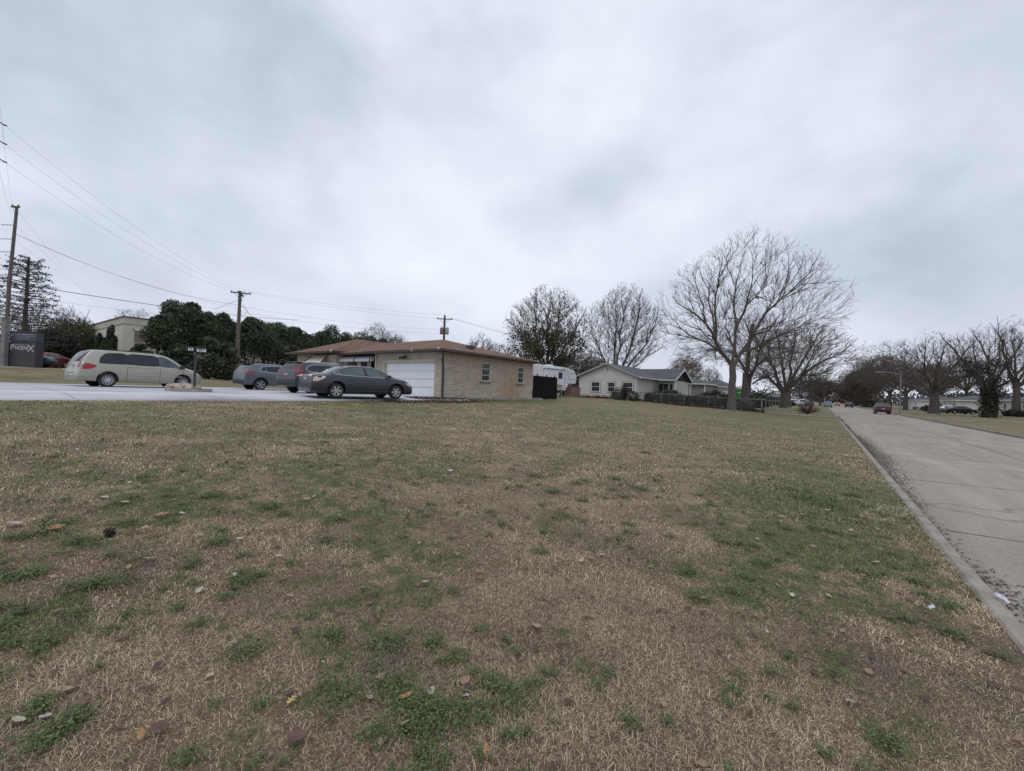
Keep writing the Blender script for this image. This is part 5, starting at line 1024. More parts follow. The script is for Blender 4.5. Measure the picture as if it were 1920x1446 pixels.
# ---------------------------------------------------------------- camper trailer
def camper():
    a = empty('camper_trailer', (-22.6, 33.9, G(-23, 36)), R(90), 'white fifth wheel camper trailer parked between the two houses', 'camper trailer'); W_ = 2.4
    prof = [(0, .75), (0, 3.05), (.12, 3.2), (6.2, 3.24), (7.6, 3.18), (8.7, 2.98), (9.15, 2.55), (9.25, 1.95), (9.05, 1.52), (7.0, 1.50), (6.9, .75)]
    V = [(x, y, z) for y in (0, W_) for x, z in prof]; n = len(prof); mb = MB(); mb.add(V, [tuple(range(n)), tuple(range(2 * n - 1, n - 1, -1))] + [(i, i + n, (i + 1) % n + n, (i + 1) % n) for i in range(n)]); mb.build('body', M['white'], a, bevel=.05)
    b = MB(); b.box(2.2, 5.9, -.38, -.003, 1.3, 2.85); so_ = b.build('slide_out', M['white'], a, bevel=.02); w_ = MB(); w_.box(4.55, 5.35, -.40, -.383, 1.95, 2.62); w_.build('window', M['wglass'], so_)
    b = MB(); b.box(2.1, 6.0, -.45, -.003, 2.86, 2.92); b.build('slide_awning', M['chrome'], a); b = MB(); b.box(4.6, 5.3, .7, 1.4, 3.2, 3.42); b.build('roof_vent', M['white'], a, bevel=.04)
    b = MB(); b.box(6.55, 6.6, -.012, -.002, 1.0, 3.1); b.box(7.2, 9.0, -.012, -.002, 1.98, 2.02); b.build('seam', M['metal'], a); b = MB(); b.tube([(6.95, -.01, 3.1), (7.2, -.01, 2.6), (7.45, -.01, 2.0)], .02, 5); b.build('cap_seam', M['metal'], a)
    b = MB(); b.box(7.75, 8.65, -.010, -.003, 2.52, 2.72); b.build('marking', mat('faded_grey_marking', (.42, .42, .46), (.6, .6, .62), 14, .6), a)
    b = MB(); b.box(.3, 6.8, .1, 2.3, .55, .748); b.build('chassis', M['dmetal'], a)
    for x in (2.6, 3.5):
        for y in (.05, 2.15): t = MB(); t.lathe([(0, .18), (0, .36), (.2, .36), (.2, .18)], 20, Mx(x, y, .36)); t.build('wheel', M['rubber'], a)
    b = MB(); b.tube([(7.6, .5, 1.5), (7.6, .5, .1)], .05, 6); b.tube([(7.6, 1.9, 1.5), (7.6, 1.9, .1)], .05, 6); b.tube([(8.3, 1.2, 1.52), (8.2, 1.2, 1.15)], .12, 8); b.build('landing_leg', M['metal'], a)
camper()
def red_box():
    x, y = XY(1068, 47.5); a = empty('storage_bench', on(x, y), R(30), 'low reddish brown bench like box under the camper nose', 'box'); b = MB(); b.box(-1.1, 1.1, -.3, .3, .1, 1.15); b.build('panel', M['brick2'], a); b = MB(); b.box(-1.1, -1.0, -.33, .33, 0, 1.2); b.box(1.0, 1.1, -.33, .33, 0, 1.2); b.build('end_board', M['dmetal'], a)
red_box()
# ---------------------------------------------------------------- utility poles, wires, street lamps
def pole(px, z, ytop, label, r=.16, arms=(), lean=0.0, base_z=None):
    x, y = XY(px, z); zt = W(px, ytop, z).z; g0 = G(x, y) if base_z is None else base_z
    p = empty('utility_pole', (x, y, g0), PHI, label, 'utility pole'); H = zt - g0
    b = MB(); b.tube([(0, 0, -.4), (0, 0, H * .5), (lean, 0, H)], [r * 1.15, r, r * .75], 12); b.build('post', M['wood'], p)
    for (dz_, wd, off, rot, ins) in arms:
        T = Mx(lean, 0, H - dz_, rot); a = MB(); a.box(-wd / 2 + off, wd / 2 + off, -.06 - r * .8, .05 - r * .8, -.06, .06, T); A = a.build('crossarm', M['wood'], p); i_ = MB()
        for k in range(ins):
            u = -wd / 2 + off + .1 + (wd - .2) * k / max(1, ins - 1); i_.lathe([(.06, .03), (.10, .055), (.16, .05), (.20, .02), (.21, .001)], 8, T @ Matrix.Translation((u, -r * .8, 0)), axis='z')
        if ins: i_.build('insulator', M['dmetal'], A)
        br = MB(); br.tube([T @ Vector((off - wd * .3, -r * .8, -.06)), T @ Vector((0, -r, -.7))], .02, 4); br.tube([T @ Vector((off + wd * .3, -r * .8, -.06)), T @ Vector((0, -r, -.7))], .02, 4); br.build('brace', M['metal'], A)
    return p, Vector((x, y, g0 + H))
pA, tA = pole(443, 46, 545, 'wooden utility pole with crossarms in front of the dark evergreens', .19, ((.25, 1.9, .1, .4, 4), (.42, 1.9, -.1, .4 + PI / 2, 4)))
pB, tB = pole(829, 60, 591, 'utility pole with two transformer cans behind the brick roof', .19, ((.55, 2.2, 0, .15, 3),))
pC, tC = pole(9, 36, 385, 'tall weathered utility pole at the left edge above the dark sign', .13, ((.08, .7, 0, 0, 2),), lean=.35)
pD, tD = pole(44, 48, 481, 'thinner utility pole standing behind the sparse conifer', .13)
for zz in (1.6, 2.8, 3.9): b = MB(); b.tube([(-.9, 0, 0), (0, 0, 0), (.35, 0, -.03)], .03, 5); o = b.build('side_bracket', M['metal'], pC); o.location = (0, 0, (tC.z - pC.location.z) - zz)
for k, (u, m) in enumerate(((-.33, mat('rusty_can', (.30, .14, .09), (.22, .10, .07), 6, .6)), (.42, mat('pale_green_can', (.30, .38, .34), (.24, .31, .28), 6, .5)))):
    b = MB(); b.lathe([(0, .01), (0, .23), (.05, .25), (.85, .25), (.9, .23), (.93, .12), (.93, .01)], 18, axis='z'); b.tube([(.08, 0, .9), (.08, 0, 1.12)], [.04, .02], 6); b.tube([(-.08, 0, .9), (-.08, 0, 1.12)], [.04, .02], 6); o = b.build('transformer', m, pB, True); o.location = (u, -.15, (tB.z - pB.location.z) - 2.7)
# guy brackets and lower fittings on the nearer pole
b = MB(); 
for k in range(3): b.tube([(.1, -.1, 0 - k * .45), (.4, -.15, 0 - k * .45)], .02, 5)
b.tube([(.1, -.1, 0), (.7, -.2, -.05), (1.0, -.2, -.4), (.8, -.2, -.9), (.3, -.15, -1.1)], .015, 5); o = b.build('cable_loop', M['dmetal'], pA); o.location = (0, 0, (tA.z - pA.location.z) - 1.7)
# off-frame tall steel pole at the far left whose davit arms reach into view
def tall_pole():
    x, y = XY(-60, 24); zt = W(-30, 150, 24).z; p = empty('transmission_pole', (x, y, G(x, y)), PHI, 'tall transmission pole just off the left edge with three short arms', 'utility pole'); H = zt - G(x, y)
    b = MB(); b.tube([(0, 0, -.4), (0, 0, H)], [.25, .15], 12); b.build('post', M['wood'], p); ends = []
    for yy in (234, 269, 303):
        e = W(7, yy, 24); l = p.matrix_world.inverted() @ e if False else Matrix.Rotation(-PHI, 4, 'Z') @ (e - p.location)
        b = MB(); b.tube([(0, 0, l.z + .45), (l.x * .6, l.y * .6, l.z + .35), (l.x, l.y, l.z)], [.05, .035, .03], 6); b.build('davit_arm', M['dmetal'], p); i_ = MB(); i_.tube([l, l + Vector((.18, 0, -.06))], [.05, .03], 6); i_.build('insulator', M['dmetal'], p); ends.append(e)
    return ends
ENDS = tall_pole()
def wire(a, b, sag, r, label, group='power lines strung between the utility poles', n=18):
    a, b = Vector(a), Vector(b); pts = [a.lerp(b, t) - Vector((0, 0, sag * 4 * t * (1 - t))) for t in [k / n for k in range(n + 1)]]; m = MB(); m.tube(pts, r, 4, False); tag(m.build('power_line', M['dmetal'] if r > .0125 else M['wire'], None), label, 'power line', group)
M['wire'] = mat('aluminium_wire', (.42, .43, .46), (.34, .35, .38), 2, .6)
wire(ENDS[0], tA + Vector((.2, 0, .05)), .8, .007, 'highest long wire from the upper left edge down to the crossarm pole')
wire(ENDS[1], tA + Vector((-.3, 0, .0)), .8, .007, 'middle long wire from the upper left edge down to the crossarm pole')
wire(ENDS[2], tA + Vector((-.7, 0, -.1)), .9, .007, 'lowest long wire from the upper left edge down to the crossarm pole')
for k, (dy, yy, lb) in enumerate(((0, 0.0, 'wire running down right from the top of the tall left pole'), (0, -1.4, 'wire second from the top of the tall left pole'), (0, -2.7, 'wire third from the top of the tall left pole'))):
    x, y = XY(215 + k * 5, 130); wire(tC + Vector((.15, 0, yy)), (x, y, W(215, 585 - k * 12 + 22, 130).z), .8, .007, lb)
wire(tC + Vector((.1, 0, -2.2)), tA + Vector((0, 0, -1.55)), .9, .013, 'thicker dark cable from the tall left pole to the crossarm pole')
wire(tC + Vector((.1, 0, -2.3)), tA + Vector((0, 0, -1.9)), .7, .006, 'thin cable just above the thicker dark cable')
e0 = W(-40, 520, 26); e1 = W(420, 628, 46 * .98); wire(e0, W(560, 600, 75), .5, .022, 'thick black cable low across the trees at the left'); wire(W(-40, 545, 27), W(560, 606, 76), .6, .009, 'thin cable just below the thick black cable at the left')
for k, (da, db, lb) in enumerate(((.1, .1, 'upper wire between the crossarm pole and the transformer pole'), (-.05, -.5, 'second wire between the crossarm pole and the transformer pole'), (-1.7, -2.0, 'third wire between the crossarm pole and the transformer pole'), (-2.3, -2.6, 'lowest wire between the crossarm pole and the transformer pole'))): wire(tA + Vector((.3, 0, da)), tB + Vector((0, 0, db)), .45, .009, lb)
wire(tB + Vector((.5, 0, -.3)), W(1150, 668, 96), .6, .014, 'wire from the transformer pole down right behind the olive tree')
wire(tB + Vector((.9, 0, -.35)), W(1180, 668, 100), .7, .011, 'thinner wire from the transformer pole down right behind the olive tree')
wire(tA + Vector((0, 0, -1.1)), W(550, 661, 34.5), .5, .018, 'service drop wire from the crossarm pole to the corner of the red roof')
wire(tA + Vector((0, 0, -.9)), W(400, 580, 44), .05, .014, 'short guy wire slanting left from the crossarm pole')
for k, (xx, lb) in enumerate(((0, 'steep wire rising from the tall left pole at the left edge'), (9, 'second steep wire rising from the tall left pole'))): wire(W(0 - k * 6, 200 + k * 100, 12), tC + Vector((-.3 + k * .5, 0, -k * .9)), .2, .003, lb)
def lamp(px, z, ytop, armpx, label, arm=True, r=.075):
    x, y = XY(px, z); zt = W(px, ytop, z).z; g0 = G(x, y); p = empty('street_lamp', (x, y, g0), 0, label, 'street lamp'); H = zt - g0; b = MB(); b.tube([(0, 0, -.2), (0, 0, H)], [r * 1.5, r], 10); b.build('post', M['metal'], p)
    if arm: b = MB(); b.tube([(0, 0, H - .3), (-1.0, 0, H + .1), (-2.4, 0, H + .2)], .03, 6); b.build('arm', M['metal'], p); b = MB(); b.box(-3.0, -2.3, -.14, .14, H + .12, H + .26); b.build('lamp_head', M['metal'], p, bevel=.04)
lamp(1688, 66, 700, 0, 'grey street lamp post on the right verge in front of the limbed tree', r=.07)
lamp(1546, 150, 712, 0, 'thin street lamp post on the left verge far down the street', False, .10)

# ---------------------------------------------------------------- signs
def monument_sign():
    z = 35; x, y = XY(47, z); s = empty('monument_sign', (x, y, G(x, y)), PHI, 'dark grey monument sign with white lettering at the left edge', 'sign'); g0 = G(x, y); zt = W(45, 622, z).z - g0; hb = zt * .72
    m1 = mat('charcoal_panel', (.050, .048, .054), (.038, .036, .042), 3, .6); m2 = mat('blue_grey_panel', (.060, .070, .095), (.05, .058, .08), 3, .5); lt = mat('pale_lettering', (.52, .52, .55), (.42, .42, .46), 8, .5)
    b = MB(); b.box(-1.1, 1.1, -.3, .3, -.2, hb - .06); b.build('base_panel', m1, s); b = MB(); b.box(-1.1, 1.1, -.27, .27, hb, zt - .08); b.build('upper_panel', m2, s); b = MB(); b.box(-1.14, 1.14, -.33, .33, zt - .078, zt); b.box(-1.08, 1.08, -.2, .2, hb - .059, hb - .001); b.build('frame', m1, s)
    F_ = lambda X, Z, yy=-.3: Matrix.Translation((X, yy - .008, Z)) @ Matrix.Rotation(PI / 2, 4, 'X')
    text_mesh('lettering', 'P', .62, lt, s, F_(-.80, hb - .52), bold=.006); text_mesh('lettering', 'HOENI', .44, lt, s, F_(-.05, hb - .555), bold=.006, xs=.80); text_mesh('lettering', 'X', .80, lt, s, F_(.72, hb - .60), bold=.004)
    b = MB(); b.box(-.82, .52, -.315, -.302, hb - .29, hb - .265); b.build('underline', lt, s)
    # the upper panel's small writing cannot be read in the photograph: a C shaped emblem and lines of small marks
    b = MB(); Z0 = (hb + zt) / 2 + .12; b.tube([(-.84 + .12 * math.cos(t), -.285, Z0 + .12 * math.sin(t)) for t in [0.9 + 4.5 * k / 14 for k in range(15)]], .018, 5); b.build('emblem', lt, s); b = MB(); rr = random.Random(3)
    for (u0, u1, zz, hh) in ((-.66, -.25, Z0 + .02, .07), (-.1, .85, Z0 + .0, .08), (-.5, .98, Z0 - .13, .028), (-.5, .55, Z0 - .28, .045)):
        u = u0
        while u < u1: w_ = rr.uniform(.02, .05); b.box(u, u + w_, -.284, -.272, zz, zz + hh * rr.choice([.6, .7, 1])); u += w_ + rr.choice([.012, .012, .05])
    b.build('small_lettering', lt, s)
monument_sign()
def grey_post():
    x, y = XY(6, 34.5); zt = W(6, 597, 34.5).z; s = empty('concrete_post', (x, y, G(x, y)), PHI, 'thick grey post immediately left of the monument sign', 'post'); b = MB(); b.box(-.17, .17, -.17, .17, -.3, zt - G(x, y)); b.build('shaft', mat('grey_concrete', (.24, .235, .24), (.17, .165, .17), 3, .8), s, bevel=.03); b = MB(); b.box(-.23, .23, -.23, .23, zt - G(x, y) + .001, zt - G(x, y) + .08); b.build('cap', M['metal'], s)
grey_post()
def number_sign():
    z = 18.3; x, y = XY(365, z); g0 = -.51; zt = W(365, 650, z).z - g0; s = empty('number_sign', (x, y, g0), PHI + R(8), 'dark post with two small white house number boards in the rock bed', 'sign'); mm = mat('dark_green_post', (.020, .032, .030), (.030, .042, .038), 5, .5)
    b = MB(); b.box(-.035, .035, -.035, .035, 0, zt - .34); b.build('post', mm, s); b = MB(); b.box(-.33, .42, -.015, .015, zt - .34, zt - .315); b.build('bracket', mm, s)
    for (u0, u1, tx, z0) in ((-.30, -.09, '913', zt - .19), (.05, .41, '6213', zt - .23)):
        b = MB(); b.box(u0, u1, -.02, .02, z0, z0 + .19); P = b.build('number_board', mm, s); n = len(tx)
        b = MB(); w_ = (u1 - u0) / n
        for k in range(n): b.box(u0 + k * w_ + .008, u0 + (k + 1) * w_ - .008, -.026, -.021, z0 + .012, z0 + .125)
        b.build('number_tile', M['white'], P); text_mesh('house_number', '  '.join(tx) if False else tx, .12, M['black'], s, Matrix.Translation(((u0 + u1) / 2, -.029, z0 + .073)) @ Matrix.Rotation(PI / 2, 4, 'X'), extrude=.002, bold=.003, xs=(u1 - u0) / (n * .088))
    for u in (-.2, .23): b = MB(); b.box(u - .005, u + .005, -.005, .005, zt - .315, zt - .2); b.build('hanger', mm, s)
    bd = empty('rock_bed', (x - .25, y - .1, g0), PHI, 'raised round concrete kerbed bed around the number sign post', 'planter'); b = MB(); b.lathe([(-.02, .82), (.10, .82), (.10, .70), (.05, .69), (.05, .01)], 28, axis='z'); b.build('kerb_ring', M['walk'], bd)
    gr = random.Random(9)
    spots = [(-.75, -.25, .30, 'pale'), (-.30, -.45, .24, 'pinkish'), (-.05, -.1, .34, 'large pinkish'), (.25, -.35, .22, 'tan'), (-.55, .15, .26, 'tan'), (.45, -.05, .2, 'small'), (-.2, .35, .26, 'rough')]
    nm = ['flat pale rock at the left end of the rock bed', 'pinkish rock second from left at the front of the bed', 'largest pinkish rock on top in front of the sign post', 'tan rock just below the post at the front', 'tan rock behind the flat pale rock', 'small rock right of the sign post', 'rough rock at the back of the bed']
    for i, (u, v, s_, _) in enumerate(spots):
        u *= .72; v *= .72; s_ *= .85
        bmx = bmesh.new(); bmesh.ops.create_icosphere(bmx, subdivisions=3, radius=1)
        for q in bmx.verts: n_ = q.co.normalized(); k = 1 + .16 * math.sin(n_.x * 4 + i) * math.sin(n_.y * 5 + 2 * i) + .12 * math.sin(n_.z * 7 + n_.x * 6 + i); q.co = Vector((n_.x * s_ * 1.25, n_.y * s_ * .8, n_.z * s_ * .55)) * k
        me = bpy.data.meshes.new('rock'); bmx.to_mesh(me); bmx.free(); me.materials.append(M['rock']); o = bpy.data.objects.new('rock', me); COL.objects.link(o)
        P = Matrix.Rotation(PHI, 3, 'Z') @ Vector((u, v, 0)); o.location = (x - .25 + P.x, y - .1 + P.y, g0 + .05 + s_ * .42); o.rotation_euler = (gr.uniform(-.3, .3), gr.uniform(-.3, .3), gr.uniform(0, 6)); tag(o, nm[i], 'rock', 'rocks heaped in the bed round the number sign')
number_sign()

# ---------------------------------------------------------------- cars
class CarSurf:
    def __init__(s, st): s.T = np.array(st, float); s.L = s.T[-1, 0]        # x, bot, belt, wb, ez, we, top
    def at(s, x):
        T = s.T; X = T[:, 0]; i = int(np.clip(np.searchsorted(X, x) - 1, 0, len(X) - 2)); h = X[i+1] - X[i]; t = min(max((x - X[i]) / h, 0), 1); out = []
        for c in range(1, 7):
            Y = T[:, c]; d = (Y[i+1] - Y[i]) / h
            def sl(k):
                if k <= 0 or k >= len(X) - 1: return None
                a = (Y[k] - Y[k-1]) / (X[k] - X[k-1]); b = (Y[k+1] - Y[k]) / (X[k+1] - X[k]); return 0 if a * b <= 0 else 2 * a * b / (a + b)
            m0 = sl(i); m1 = sl(i + 1); m0 = d if m0 is None else m0; m1 = d if m1 is None else m1
            out.append((2*t**3 - 3*t**2 + 1) * Y[i] + (t**3 - 2*t**2 + t) * h * m0 + (-2*t**3 + 3*t**2) * Y[i+1] + (t**3 - t**2) * h * m1)
        return out
    def y(s, x, z):                                                              # half width at a point of the side
        bot, belt, wb, ez, we, top = s.at(x)
        if z <= belt: t = max(0, (belt - z) / max(belt - bot, .01)); return wb * (1 + .022 * math.sin(PI * min(t * 1.15, 1)) - .07 * max(0, t - .72) / .28)
        t = min(1, (z - belt) / max(ez - belt, .01)); return wb + (we - wb) * t
    def crown(s, x, f):
        bot, belt, wb, ez, we, top = s.at(x); return we * f, ez + (top - ez) * math.sqrt(max(0, 1 - abs(f) ** 2.4))
def car(name, S_, wheels, wr, arch, body, label, group=None, glass='glass', cat='car', side_windows=(), belt_trim=None, parts=None, xs_extra=(), wsh=None, rgl=None, black_low=None, detail=True, tw=.21, rimk=10, wheel_mat=None):
    """local axes: x forward from the rear bumper, y left, z up"""
    root = empty(name, (0, 0, 0), 0, label, cat, group); cs = CarSurf(S_); L_ = cs.L; ns = 110 if detail else 44; xs = set(np.linspace(0, L_, ns).tolist()) | set(r[0] for r in S_) | set(np.linspace(0, .5, 14).tolist()) | set(np.linspace(L_ - .5, L_, 12).tolist())
    for wx in wheels: xs |= set((wx + arch * np.sin(np.linspace(-PI/2, PI/2, 19 if detail else 9))).tolist()) | {wx - arch - .004, wx + arch + .004}
    xs = sorted(xs); V = []; nS, nG, nC = 9, 4, 6
    for x in xs:
        bot, belt, wb, ez, we, top = cs.at(x); lo = bot
        for wx in wheels:
            if abs(x - wx) < arch: lo = max(lo, wr + math.sqrt(arch ** 2 - (x - wx) ** 2))
        lo = min(lo, belt - .02); row = [(0, lo + .0), (cs.y(x, lo) * .80, lo), (cs.y(x, lo) - .02, lo + .004)]
        for k in range(nS): z = lo + .02 + (belt - lo - .02) * k / (nS - 1); row.append((cs.y(x, z), z))
        for k in range(1, nG + 1): t = k / nG; row.append((wb + (we - wb) * t, belt + (ez - belt) * t))
        for k in range(1, nC + 1): f = math.cos(PI / 2 * k / nC); row.append(cs.crown(x, f))
        V.append([(x, -yy, z) for yy, z in row] + [(x, yy, z) for yy, z in row[-2:0:-1]])
    n = len(V[0]); VV = [p for r_ in V for p in r_]; F = [(i*n+k, (i+1)*n+k, (i+1)*n+(k+1)%n, i*n+(k+1)%n) for i in range(len(V)-1) for k in range(n)]; F += [tuple(range(n)), tuple((len(V)-1)*n + k for k in range(n))[::-1]]
    me = npmesh('body', VV, F, body, root, True)
    # dark floor, inner arches
    u = MB(); u.box(.35, L_ - .35, -S_[6][3] * .72, S_[6][3] * .72, S_[6][1] + .03, S_[6][1] + .30); u.build('underbody', M['black'], root)
    for wx in wheels:
        for sg in (-1, 1):
            yo = sg * (cs.y(wx, wr + arch + .06) - .055); tl = MB(); T = Mx(wx, yo, wr, 0 if sg < 0 else PI)
            tl.lathe([(.0, wr * .66), (-.012, wr * .90), (.01, wr * .985), (.03, wr), (tw - .03, wr), (tw, wr * .95), (tw, wr * .4)], 28 if detail else 14, T)
            wroot = bpy.data.objects.new('wheel', None); COL.objects.link(wroot); wroot.parent = root; tl.build('tyre', M['rubber'], wroot, True)
            rm = MB(); rr = wr * .67; rm.lathe([(.004, rr), (.012, rr * .93), (.05, rr * .90)], 28 if detail else 12, T)
            if detail:
                for k in range(rimk):
                    for dk in ((-.13, .13) if rimk < 7 else (0,)):
                        R_ = Mx(0, 0, 0, 0, 2 * PI * k / rimk + dk); hw = rr * (.085 if rimk < 7 else .10); rm.add([T @ (R_ @ Vector(p)) for p in ((rr*.14, .012, -hw), (rr*.95, .010, -hw*.9), (rr*.95, .010, hw*.9), (rr*.14, .012, hw), (rr*.14, .04, -hw), (rr*.95, .04, -hw), (rr*.95, .04, hw), (rr*.14, .04, hw))], [(0, 1, 2, 3), (0, 4, 5, 1), (3, 2, 6, 7)])
                rm.lathe([(.002, .001), (.004, rr * .2), (.03, rr * .24)], 14, T)
            else: rm.lathe([(.012, .001), (.012, rr * .8)], 12, T)
            rm.build('rim', wheel_mat or M['rim'], wroot); dk_ = MB(); dk_.lathe([(.055, .001), (.055, rr * .95)], 18, T); dk_.build('brake', M['black'], wroot)
    def side(pts, off, m, nm, parent=root, both=True, smooth=2):
        P = [Vector((a, b, 0)) for a, b in pts]
        for _ in range(smooth):
            Q = []
            for i in range(len(P)): a, b = P[i], P[(i + 1) % len(P)]; Q += [a * .86 + b * .14, a * .14 + b * .86] if (b - a).length > .05 else [a, b]
            P = Q
        r_ = []
        for sg in ((-1, 1) if both else (-1,)):
            bmx = bmesh.new(); vs = [bmx.verts.new((p.x, p.y, 0)) for p in P]; f = bmx.faces.new(vs); bmesh.ops.triangulate(bmx, faces=[f]); bmesh.ops.subdivide_edges(bmx, edges=[e for e in bmx.edges if e.calc_length() > .25], cuts=2); bmesh.ops.triangulate(bmx, faces=bmx.faces[:])
            for v_ in bmx.verts: x, z = v_.co.x, v_.co.y; v_.co = (x, sg * (cs.y(x, z) + off), z)
            mm = bpy.data.meshes.new(nm); bmx.to_mesh(mm); bmx.free(); mm.materials.append(m); o = bpy.data.objects.new(nm, mm); COL.objects.link(o); o.parent = parent; r_.append(o)
        return r_
    def patch(x0, x1, f0, f1, m, nm, off=.008, parent=root, nx=10, nf=12):
        V = []; 
        for i in range(nx + 1):
            x = x0 + (x1 - x0) * i / nx
            for j in range(nf + 1):
                f = f0 + (f1 - f0) * j / nf; a, b = cs.crown(x, f); a1, b1 = cs.crown(x + .01, f); dx, dz_ = .01, b1 - b; l = math.hypot(dx, dz_); V.append((x - off * dz_ / l, a, b + off * dx / l))
        F = [(i*(nf+1)+j, (i+1)*(nf+1)+j, (i+1)*(nf+1)+j+1, i*(nf+1)+j+1) for i in range(nx) for j in range(nf)]; return npmesh(nm, V, F, m, parent, True)
    def line(pts, r, m, nm, off=.004, both=True, close=False):
        for sg in ((-1, 1) if both else (-1,)):
            P = []
            pp = pts + ([pts[0]] if close else [])
            for (a, b), (c, d) in zip(pp[:-1], pp[1:]):
                k = max(1, int(math.hypot(c - a, d - b) / .12)); P += [(a + (c - a) * i / k, b + (d - b) * i / k) for i in range(k)]
            P.append(pp[-1]); mb = MB(); mb.tube([(x, sg * (cs.y(x, z) + off), z) for x, z in P], r, 5); mb.build(nm, m, root)
    G_ = M[glass]
    for i, (pts, gm) in enumerate(side_windows): side(pts, .007, M[gm], 'side_window')
    if wsh: patch(wsh[0], wsh[1], -.93, .93, G_, 'windshield')
    if rgl: patch(rgl[0], rgl[1], -.90, .90, M['glass'], 'rear_window')
    if parts: parts(root, cs, side, patch, line)
    return root
def place(root, wheel_px, depth, head_from_axis, wheels, half, gz_=None):
    """set the car so that its right rear tyre stands where the photograph has it"""
    x, y = XY(wheel_px, depth); a = PHI + PI / 2 - R(head_from_axis); a = R(90) + PHI - R(head_from_axis); c, s_ = math.cos(a), math.sin(a); lx, ly = wheels[0], -half
    g0 = G(x, y) if gz_ is None else gz_; root.location = (x - (c * lx - s_ * ly), y - (s_ * lx + c * ly), g0); root.rotation_euler = (0, 0, a); return root
def box_part(nm, m, root, *bx, bevel=.01):
    b = MB()
    for q in bx: b.box(*q)
    return b.build(nm, m, root, bevel=bevel)

# silver beige minivan
P_VAN = paint('champagne_paint', (.375, .365, .305), .4, .34, .10)
VAN = [(0, .38, .52, .70, .58, .62, .60), (.03, .33, .60, .92, .64, .84, .66), (.10, .30, .80, .95, .90, .88, .96), (.15, .28, 1.02, .96, 1.08, .88, 1.13), (.50, .27, 1.08, .98, 1.62, .80, 1.70), (.72, .26, 1.08, .99, 1.68, .79, 1.755), (1.9, .24, 1.07, 1.0, 1.70, .79, 1.785), (3.0, .23, 1.05, 1.0, 1.66, .78, 1.755), (3.45, .23, 1.04, 1.0, 1.57, .75, 1.68), (4.25, .24, 1.0, .97, 1.09, .85, 1.13), (4.65, .25, .90, .95, .95, .82, .99), (4.93, .28, .74, .86, .80, .70, .84), (5.05, .30, .60, .74, .64, .60, .66), (5.10, .36, .50, .60, .54, .50, .56)]
def van_parts(root, cs, side, patch, line):
    side([(.92, 1.12), (1.1, 1.60), (3.2, 1.58), (3.6, 1.30), (3.6, 1.10), (3.0, 1.095)], .0035, M['black'], 'pillar_trim')
    side([(.13, .80), (.10, 1.04), (.36, 1.10), (.62, 1.02), (.66, .95), (.50, .84)], .010, M['redlamp'], 'tail_lamp')
    patch(.085, .175, .72, .98, M['redlamp'], 'tail_lamp', .012, nx=4, nf=4); patch(.085, .175, -.98, -.72, M['redlamp'], 'tail_lamp', .012, nx=4, nf=4)
    box_part('licence_plate', M['plate'], root, (.055, .075, -.17, .17, .78, .93)); box_part('tailgate_handle', M['black'], root, (.085, .115, -.26, .26, .965, 1.0))
    box_part('bumper_step', M['black'], root, (.0, .10, -.5, .5, .625, .655)); box_part('roof_rack', M['black'], root, (1.0, 2.9, -.62, -.57, 1.76, 1.80), (1.0, 2.9, .57, .62, 1.76, 1.80), (1.3, 1.36, -.6, .6, 1.785, 1.81), (2.6, 2.66, -.6, .6, 1.785, 1.81))
    line([(1.78, .30), (1.76, .85), (1.80, 1.08)], .007, M['black'], 'door_gap'); line([(3.08, .30), (3.08, 1.06)], .007, M['black'], 'door_gap'); line([(4.08, .34), (4.10, .85), (4.16, 1.0)], .007, M['black'], 'door_gap'); line([(1.80, .985), (3.0, .97)], .006, M['black'], 'door_track')
    line([(1.85, .60), (3.02, .60)], .018, P_VAN, 'side_moulding'); line([(3.14, .60), (4.05, .60)], .018, P_VAN, 'side_moulding')
    for x in (2.78, 3.22): line([(x, .83), (x + .24, .83)], .020, P_VAN, 'door_handle', .012)
    for sg in (-1, 1): box_part('side_mirror', M['black'], root, (3.92, 4.12, min(sg * .99, sg * 1.20), max(sg * .99, sg * 1.20), 1.02, 1.20), bevel=.05)
    side([(4.72, .70), (4.70, .84), (4.96, .78), (5.02, .66), (4.95, .62)], .008, M['clearlamp'], 'headlight'); box_part('antenna', M['black'], root, (4.35, 4.358, .6, .608, 1.0, 1.5), bevel=0)
van = car('minivan', VAN, (1.08, 4.11), .335, .405, P_VAN, 'beige silver minivan parked on the pale driveway at left', wsh=(3.55, 4.20), rgl=(.17, .49),
    side_windows=(([(.74, 1.12), (.80, 1.40), (1.02, 1.62), (1.77, 1.655), (1.77, 1.10), (1.0, 1.10)], 'glass'), ([(1.80, 1.10), (1.80, 1.655), (3.02, 1.63), (3.02, 1.08)], 'glass'), ([(3.05, 1.08), (3.05, 1.625), (3.42, 1.545), (4.08, 1.08), (4.04, 1.05)], 'glass2')), parts=van_parts)
place(van, 200, 20.3, 31, (1.08,), .80, -.515)

